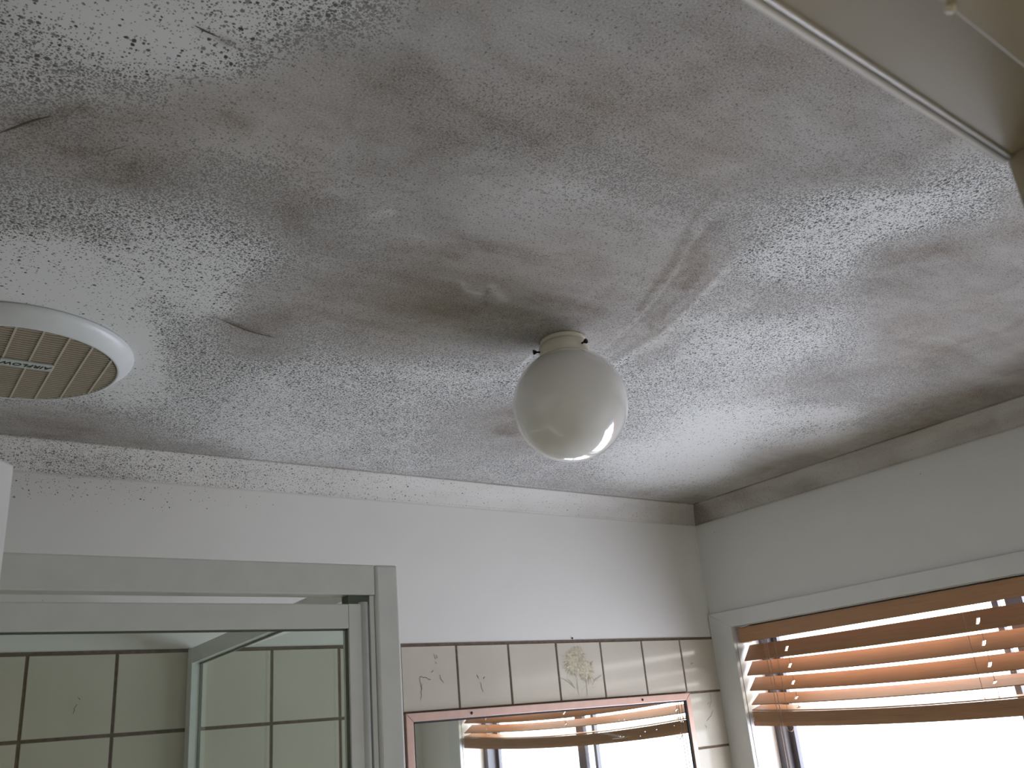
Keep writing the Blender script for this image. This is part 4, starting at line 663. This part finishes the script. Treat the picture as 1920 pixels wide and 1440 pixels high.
# ------------------------------------------------------------------ venetian blind
BY0, BY1 = -1.408, -.094
blind = empty('venetian_blind', (.02, -.75, T + .02), 'brown timber venetian blind half raised in the bright window', 'blind')
def sag(y): return max(0., 1 - ((y + .75) / .66) ** 2)
HOLES = (-.235, -.78, -1.27)
bm = bmesh.new(); box(bm, .0, .009, BY0, BY1, T - .0255, T + .0165, bev=.002); box(bm, .009, .045, BY1 - .009, BY1, T - .0255, T + .0165, bev=.0015); box(bm, .009, .045, BY0, BY0 + .009, T - .0255, T + .0165, bev=.0015)
link('valance', bm, WOOD, blind)
link('headrail', BX(.0095, .048, BY0 + .012, BY1 - .012, T - .012, T + .018), DARK, blind)
def slat_bm(front, back, xf, xb, y0, y1, holes=True, th=.0028):
    """front/back: functions y -> z of the room edge and the outer edge"""
    ys = [y0 + (y1 - y0) * i / 60 for i in range(61)]
    if holes:
        for h in HOLES: ys += [h - .0045, h + .0045]
    ys = sorted(ys); us = [0, .30, .62, 1]
    bm = bmesh.new(); vmap = {}
    def V(i, j, s):
        k = (i, j, s)
        if k not in vmap:
            y = ys[i]; f = Vector((xf, y, front(y))); b = Vector((xb, y, back(y))); d = (b - f); n = Vector((-d.z, 0, d.x)).normalized()
            vmap[k] = bm.verts.new(f + d * us[j] + n * (th / 2 if s else -th / 2))
        return vmap[k]
    solid = set()
    for i in range(len(ys) - 1):
        for j in range(3):
            ym = (ys[i] + ys[i + 1]) / 2
            if holes and j == 1 and any(abs(ym - h) < .0044 for h in HOLES): continue
            solid.add((i, j))
    for (i, j) in solid:
        bm.faces.new((V(i, j, 1), V(i + 1, j, 1), V(i + 1, j + 1, 1), V(i, j + 1, 1)))
        bm.faces.new((V(i, j, 0), V(i, j + 1, 0), V(i + 1, j + 1, 0), V(i + 1, j, 0)))
        for di, dj, c in ((-1, 0, ((i, j), (i, j + 1))), (1, 0, ((i + 1, j + 1), (i + 1, j))), (0, -1, ((i + 1, j), (i, j))), (0, 1, ((i, j + 1), (i + 1, j + 1)))):
            if (i + di, j + dj) not in solid:
                (a, b), (c_, d) = c
                bm.faces.new((V(a, b, 0), V(a, b, 1), V(c_, d, 1), V(c_, d, 0)))
    return bm
SL = [(-.0755, .008, -.033, .004), (-.1150, .015, -.078, .012), (-.1560, .020, -.122, .017), (-.1935, .015, -.1655, .019), (-.2080, .0245, -.1950, .034)]
slat_data = []
for k, (zf, sf, zb, sb) in enumerate(SL):
    xf, xb = (.008, .042) if k < 3 else ((.006, .046) if k == 3 else (.003, .051))
    link('slat', slat_bm(lambda y, zf=zf, sf=sf: T + zf - sf * sag(y), lambda y, zb=zb, sb=sb: T + zb - sb * sag(y), xf, xb, BY0, BY1), WOOD, blind)
for k in range(8):
    z = -.2125 - .0032 * k; o_ = random.uniform(-.0012, .0012); s = .0245 - .0003 * k
    link('slat', slat_bm(lambda y: T + z - s * sag(y), lambda y: T + z - s * sag(y) + .0003, .002 + o_, .052 + o_, BY0 + random.uniform(0, .003), BY1 - random.uniform(0, .003), False), WOOD, blind)
link('bottom_rail', slat_bm(lambda y: T - .2430 - .022 * sag(y), lambda y: T - .2430 - .022 * sag(y), .001, .053, BY0, BY1, False, .0125), WOOD, blind)
for h in HOLES:
    for dx in (.004, .047):                          # ladder strings
        bm = bmesh.new(); tube(bm, [(dx, h + .022, T - .02), (dx, h + .022, T - .23 - .022 * sag(h))], .0007, 5); link('ladder_cord', bm, CORD, blind)
    bm = bmesh.new(); tube(bm, [(.026, h, T - .02), (.026, h, T - .24 - .022 * sag(h))], .0008, 5); link('lift_string', bm, CORD, blind)
for dy, xo in ((-.186, -.004), (-.197, -.005)):      # pull cords hanging in front
    bm = bmesh.new(); tube(bm, [(xo + .006, dy + .006, T - .024), (xo, dy + .003, T - .06), (xo, dy, T - .25), (xo - .002, dy - .001, T - .55)], .0011, 6); link('pull_cord', bm, CORD, blind)
bm = bmesh.new(); tube(bm, [(-.001, -.215 + .012 * math.cos(a * .5), T - .258 - .012 * math.sin(a * .5)) for a in range(0, 7)], .0012, 6); link('cord_loop', bm, CORD, blind)

# ------------------------------------------------------------------ mirror
MX0, MX1, MZ1, MZ0 = -1.062, -.152, T - .1475, T - 1.05
mir = empty('wall_mirror', (-.6, -.005, MZ0), 'large wall mirror in a rose copper frame under the tile row', 'mirror')
fw = .0185
def mitre(pts):
    bm = bmesh.new(); A = [bm.verts.new((x, -.0065, z)) for x, z in pts]; B = [bm.verts.new((x, -.015, z)) for x, z in pts]
    bm.faces.new(A); bm.faces.new(B[::-1])
    for i in range(4): bm.faces.new((A[i], B[i], B[(i + 1) % 4], A[(i + 1) % 4]))
    bmesh.ops.bevel(bm, geom=[e for e in bm.edges if all(v.co.y < -.013 for v in e.verts)], offset=.0012, segments=2, profile=.5, affect='EDGES')
    return bm
o4 = [(MX0, MZ1), (MX1, MZ1), (MX1, MZ0), (MX0, MZ0)]; i4 = [(MX0 + fw, MZ1 - fw), (MX1 - fw, MZ1 - fw), (MX1 - fw, MZ0 + fw), (MX0 + fw, MZ0 + fw)]
rails = []
for k in range(4):
    rails.append(link('frame_rail', mitre([o4[k], o4[(k + 1) % 4], i4[(k + 1) % 4], i4[k]]), COPPER, mir))
bm = bmesh.new(); e = .004
box(bm, MX0 + fw, MX1 - fw, -.012, -.0085, MZ1 - fw - e, MZ1 - fw); box(bm, MX0 + fw, MX0 + fw + e, -.012, -.0085, MZ0 + fw, MZ1 - fw); box(bm, MX1 - fw - e, MX1 - fw, -.012, -.0085, MZ0 + fw, MZ1 - fw)
link('edge_seal', bm, BLACK, mir)
link('mirror_glass', BX(MX0 + fw - .002, MX1 - fw + .002, -.0092, -.0070, MZ0 + fw, MZ1 - fw + .002), MIRR, mir)
for sxp in (-.888, -.338):
    bm = bmesh.new(); lathe(bm, [(0, 0), (.0030, 0), (.0034, .0012), (.0016, .0024), (0, .0024)], 0, 0, 16)
    bmesh.ops.transform(bm, matrix=Matrix.Translation((sxp, -.0148, MZ1 - .009)) @ Matrix.Rotation(math.pi / 2, 4, 'X'), verts=bm.verts[:])
    link('screw', bm, DARK, mir)
random.seed(8)
for k in range(40):
    x = random.uniform(-.50, -.19); z = T - random.uniform(.20, .30) if k < 32 else T - random.uniform(.18, .34); r = random.uniform(.0006, .0019)
    bm = bmesh.new(); bm.faces.new([bm.verts.new((x + r * 1.5 * math.cos(a), -.0094, z + r * math.sin(a))) for a in [6.2832 * i / 7 for i in range(7)]])
    link('dried_splash', bm, MARK, mir)

# nail above the tiles
bm = bmesh.new(); lathe(bm, [(0, 0), (.0022, 0), (.0024, .001), (.0012, .0015), (.0012, .007), (0, .007)], 0, 0, 12)
bmesh.ops.transform(bm, matrix=Matrix.Translation((-.548, -.0030, T + .0085)) @ Matrix.Rotation(-math.pi / 2, 4, 'X'), verts=bm.verts[:])
tag(link('wall_nail', bm, DARK), 'tiny dark nail in the wall just above the flower tile', 'nail')

# ------------------------------------------------------------------ ceiling lamp
lx, ly = -1.206, -.8389
lamp = empty('ceiling_light', (lx, ly, CEIL), 'white opal glass globe light on the mouldy ceiling', 'ceiling light')
bm = bmesh.new(); lathe(bm, [(0, CEIL - .0005), (.0375, CEIL - .0005), (.0375, CEIL - .004), (.0355, CEIL - .0085), (.0375, CEIL - .0105), (0, CEIL - .0105)], lx, ly, 64); link('ceiling_plate', bm, GALL, lamp, True)
bm = bmesh.new(); lathe(bm, [(.0, CEIL - .0095), (.0385, CEIL - .0095), (.0412, CEIL - .0125), (.0415, CEIL - .031), (.0402, CEIL - .0325), (.039, CEIL - .031), (.039, CEIL - .012)], lx, ly, 64); gal = link('gallery_ring', bm, GALL, lamp, True)
RS, ZS = .0928, CEIL - .115
pr = [(.034, CEIL - .013), (.0345, ZS + math.sqrt(RS ** 2 - .0345 ** 2) + .001)]
a0 = math.asin(.0350 / RS)
for i in range(49): a = a0 + (math.pi - a0) * i / 48; pr.append((RS * math.sin(a) if i < 48 else 0, ZS + RS * math.cos(a)))
bm = bmesh.new(); lathe(bm, pr, lx, ly, 96); link('globe', bm, OPAL, lamp, True)
for ph in (155, 275, 35):
    c, s = math.cos(math.radians(ph)), math.sin(math.radians(ph)); bm = bmesh.new()
    P_ = lambda r, z, t=0: (lx + c * r - s * t, ly + s * r + c * t, CEIL + z)
    tube(bm, [P_(.037, -.022), P_(.0495, -.022)], .0016, 8)
    tube(bm, [P_(.0475, -.022), P_(.0490, -.022), P_(.0525, -.022)], .0030, 8)
    tube(bm, [P_(.0510, -.0185, -.0015), P_(.0510, -.0255, .0015)], .0022, 8)
    link('thumb_screw', bm, DARK, lamp)

# ------------------------------------------------------------------ exhaust fan
fx, fy = -1.953, -.453
fan = empty('exhaust_fan', (fx, fy, CEIL), 'round white exhaust fan with dusty brown louvres on the ceiling', 'exhaust fan')
RI = .1405; ZG = CEIL - .0245
bm = bmesh.new(); lathe(bm, [(.150, CEIL - .0005), (.1630, CEIL - .0005), (.1640, CEIL - .004), (.1625, CEIL - .0085), (.158, CEIL - .0125), (RI + .004, CEIL - .0255), (RI + .001, CEIL - .0265), (RI, CEIL - .0255), (RI - .0005, CEIL - .012)], fx, fy, 128); link('rim', bm, PLAST, fan, True)
bm = bmesh.new(); lathe(bm, [(0, CEIL - .004), (.150, CEIL - .004)], fx, fy, 64); link('motor_cover', bm, DARK, fan)
bm = bmesh.new(); pitch = .0078; y = -RI + .004
while y < RI - .002:
    hw = math.sqrt(max(0, RI ** 2 - y * y)) - .0005
    if hw > .008:
        prf = [(fy + y - .0034, ZG + .0075), (fy + y - .0024, ZG + .0085), (fy + y + .0036, ZG + .0005), (fy + y + .0026, ZG - .0005)]
        prism(bm, prf, 'x', fx - hw, fx + hw)
    y += pitch
louv = link('louvres', bm, DUSTY, fan)
bm = bmesh.new(); y = -RI + .004
while y < RI - .002:
    hw = math.sqrt(max(0, RI ** 2 - y * y)) - .0006
    if hw > .008: box(bm, fx - hw, fx + hw, fy + y + .0024, fy + y + .0038, ZG - .0009, ZG - .0003)
    y += pitch
le = link('wiped_edges', bm, bpy.data.materials.get('rib_plastic') or mat('rib_plastic', (.52, .47, .37), .6)); le.parent = louv; le.matrix_parent_inverse = (Matrix.Translation(fan.location)).inverted() @ Matrix.Identity(4)
le.matrix_parent_inverse = Matrix.Identity(4)
for k in range(-3, 5):
    x = -1.937 + .0343 * (k - .0)
    hw = math.sqrt(max(0, RI ** 2 - (x - fx) ** 2)) - .0006
    if hw > .02: link('rib', BX(x - .0014, x + .0014, fy - hw, fy + hw, ZG - .0012, ZG + .010), bpy.data.materials['rib_plastic'], fan)
bx, by = -1.938, -.466
badge = link('badge', BX(bx - .036, bx + .036, by - .0125, by + .0125, ZG - .0032, ZG - .0008, bev=.0006), BADGE, fan)
cu = bpy.data.curves.new('badge_text', 'FONT'); cu.body = 'AIRFLOW'; cu.size = .0145; cu.align_x = 'CENTER'; cu.align_y = 'CENTER'; cu.extrude = .0002; cu.shear = .25; cu.offset = .00035; cu.space_character = 1.08
tmp = bpy.data.objects.new('tmp', cu); C.objects.link(tmp); bpy.context.view_layer.update()
me = bpy.data.meshes.new_from_object(tmp.evaluated_get(bpy.context.evaluated_depsgraph_get())); bpy.data.objects.remove(tmp)
me.transform(Matrix(((-1, 0, 0, bx), (0, 1, 0, by), (0, 0, -1, ZG - .0034), (0, 0, 0, 1))))
to = bpy.data.objects.new('lettering', me); C.objects.link(to); me.materials.clear(); me.materials.append(INK); to.parent = badge; to.matrix_parent_inverse = Matrix.Translation(fan.location).inverted() @ Matrix.Identity(4)
to.matrix_parent_inverse = badge.matrix_basis.inverted() @ Matrix.Identity(4)

# ------------------------------------------------------------------ shower screen
SY = -.80
scr = empty('shower_screen', (-1.53, SY, 0), 'white framed shower screen with green glass door in the corner', 'shower screen')
ST_, SBm = T + .0155, .06
link('corner_post', BX(-1.548, -1.513, SY, SY + .034, SBm, ST_ + .0005, bev=.004, seg=3), ALU, scr)
link('top_rail', BX(LX, -1.5485, SY + .001, SY + .028, T - .0235, ST_, bev=.0015), ALU, scr)
link('door_jamb', BX(-1.5555, -1.5485, SY + .004, SY + .028, SBm, T - .0235, bev=.001), ALU, scr)
link('pivot_block', BX(-1.585, -1.556, SY + .006, SY + .024, T - .0345, T - .0232), SEAL, scr)
DRX = -1.5575
door = link('door_rail', BX(LX + .02, -1.586, SY + .003, SY + .021, T - .0655, T - .035, bev=.0015), ALU, scr)
link('door_stile', BX(-1.586, -1.568, SY + .003, SY + .021, SBm + .02, T - .0348, bev=.0008), ALU, scr)
bm = bmesh.new(); prism(bm, [(-1.5640 + .0072 * math.cos(a) , SY + .0095 - .0090 * math.sin(a)) for a in [6.2832 * i / 24 for i in range(24)]], 'z', SBm + .02, T - .0325)
link('door_handle_edge', bm, ALU, scr, True)
bm = bmesh.new(); box(bm, LX + .02, -1.5865, SY + .0065, SY + .0099, T - .0675, T - .0657); box(bm, -1.5885, -1.5862, SY + .0065, SY + .0099, SBm + .02, T - .0657)
link('glass_seal', bm, SEAL, scr)
link('door_glass', BX(LX + .02, -1.5870, SY + .010, SY + .015, SBm + .03, T - .060), SGLASS, scr)
# return panel towards the tiled wall
RX = -1.530
def sl(bm_, x0, x1, y0, y1, zb0, zt0, zb1, zt1):
    v = [bm_.verts.new(q) for q in ((x0, y0, zb0), (x1, y0, zb0), (x1, y1, zb1), (x0, y1, zb1), (x0, y0, zt0), (x1, y0, zt0), (x1, y1, zt1), (x0, y1, zt1))]
    for f in ((0, 3, 2, 1), (4, 5, 6, 7), (0, 1, 5, 4), (1, 2, 6, 5), (2, 3, 7, 6), (3, 0, 4, 7)): bm_.faces.new([v[i] for i in f])
bm = bmesh.new(); sl(bm, RX - .010, RX + .010, SY + .034, -.030, T - .012, T + .0145, T - .027, T + .0025); link('return_rail', bm, ALU, scr)
bm = bmesh.new(); box(bm, RX - .011, RX + .011, -.031, -.0048, SBm, T + .0025, bev=.001); link('wall_stile', bm, ALU, scr)
bm = bmesh.new(); sl(bm, RX + .0045, RX + .0100, SY + .034, -.031, T - .0140, T - .0118, T - .0290, T - .0268); box(bm, RX + .0055, RX + .0105, -.0330, -.031, SBm, T - .027); link('return_seal', bm, SEAL, scr)
bm = bmesh.new(); box(bm, RX + .0045, RX + .0095, SY + .034, -.030, SBm, T - .027); link('return_glass', bm, SGLASS, scr)
link('return_stile', BX(RX - .011, RX + .011, SY + .0345, SY + .062, SBm, T - .012, bev=.001), ALU, scr)
link('shower_hob', BX(LX, -1.49, SY - .03, -.006, 0, SBm, bev=.004), PLAST, scr)

# ------------------------------------------------------------------ doorway and door leaf
d1 = tag(empty('door_1', (-2.126, FY - .06, 0)), kind='structure')
bm = bmesh.new()
box(bm, DX0 - .0195, DX0, FY - .125, FY, 0, DZ + .0195, bev=.0025, seg=3); link('jamb_lining', bm, CREAM_SHADED, d1)
bm = bmesh.new(); box(bm, DX1, DX1 + .0195, FY - .125, FY, 0, DZ + .0195, bev=.0025, seg=3); link('jamb_lining', bm, CREAM_SHADED, d1)
link('head_lining', BX(DX0, DX1, FY - .125, FY, DZ, DZ + .0195, bev=.0025, seg=3), CREAM_SHADED, d1)
link('door_stop', BX(DX0, DX1, FY - .100, FY - .034, DZ - .0105, DZ + .001, bev=.0007, seg=2), CREAM_SHADED, d1)
link('door_stop', BX(DX1 - .0105, DX1 + .001, FY - .100, FY - .034, 0, DZ - .0105, bev=.0010, seg=2), CREAM_SHADED, d1)
link('door_stop', BX(DX0 - .001, DX0 + .0105, FY - .100, FY - .034, 0, DZ - .0105, bev=.0010, seg=2), CREAM_SHADED, d1)
link('head_architrave', BX(DX0 - .09, DX1 + .09, FY + .0005, FY + .016, DZ + .032, DZ + .09, bev=.004, seg=3), BEAD, d1)
for yy, rr, zz in ((FY - .0024, .0012, .0003), (FY + .0006, .0018, .0006)):
    bm = bmesh.new(); prism(bm, [(yy + rr * math.cos(6.2832 * i / 20), DZ + zz + rr * math.sin(6.2832 * i / 20)) for i in range(20)], 'x', DX0, DX1 + .0005); link('head_bead', bm, BEAD, d1, True)
for xa, xb in ((DX0 - .11, DX0 - .052), (DX1 + .052, DX1 + .11)):
    link('jamb_architrave', BX(xa, xb, FY + .0005, FY + .016, 0, DZ + .032, bev=.004, seg=3), BEAD, d1)
bm = bmesh.new(); bmesh.ops.create_icosphere(bm, subdivisions=2, radius=.0018, matrix=Matrix.Translation((-1.8837, FY - .0343, DZ - .0103))); link('paint_drip', bm, BEAD, d1, True)
HEAD_TURN = Matrix.Translation((DX1, FY, 0)) @ Matrix.Rotation(math.radians(1.1), 4, 'Z') @ Matrix.Translation((-DX1, -FY, 0))   # the old frame is out of square
for o in d1.children:
    if o.name.startswith('head_') or o.name in ('door_stop', 'paint_drip'): o.data.transform(HEAD_TURN)
hinge = Vector((DX0 + .002, FY + .002, 0)); free = Vector((-2.034, -1.227, 0)); dirv = (free - hinge); Ld = dirv.length; ang = math.atan2(dirv.y, dirv.x)
bm = BX(0, Ld, 0, .035, .01, DZ - .003, bev=.0015)
bmesh.ops.transform(bm, matrix=Matrix.Translation(hinge) @ Matrix.Rotation(ang, 4, 'Z'), verts=bm.verts[:])
leaf = link('door_leaf', bm, TRIM, d1)

# hallway behind the doorway
bm = bmesh.new(); box(bm, -2.7, -.6, -3.2, -3.1, -.1, CEIL + .1); box(bm, -2.75, -2.65, -3.2, FY - .12, -.1, CEIL + .1); box(bm, -.7, -.6, -3.1, FY - .12, -.1, CEIL + .1)
tag(link('wall_hall', bm, HALLP), kind='structure')
tag(link('floor_hall', BX(-2.65, -.7, -3.1, FY - .12, -.1, 0), CARPET), kind='structure')
tag(link('ceiling_hall', BX(-2.65, -.7, -3.1, FY - .12, CEIL, CEIL + .1), HALLP), kind='structure')
bpy.context.view_layer.update()
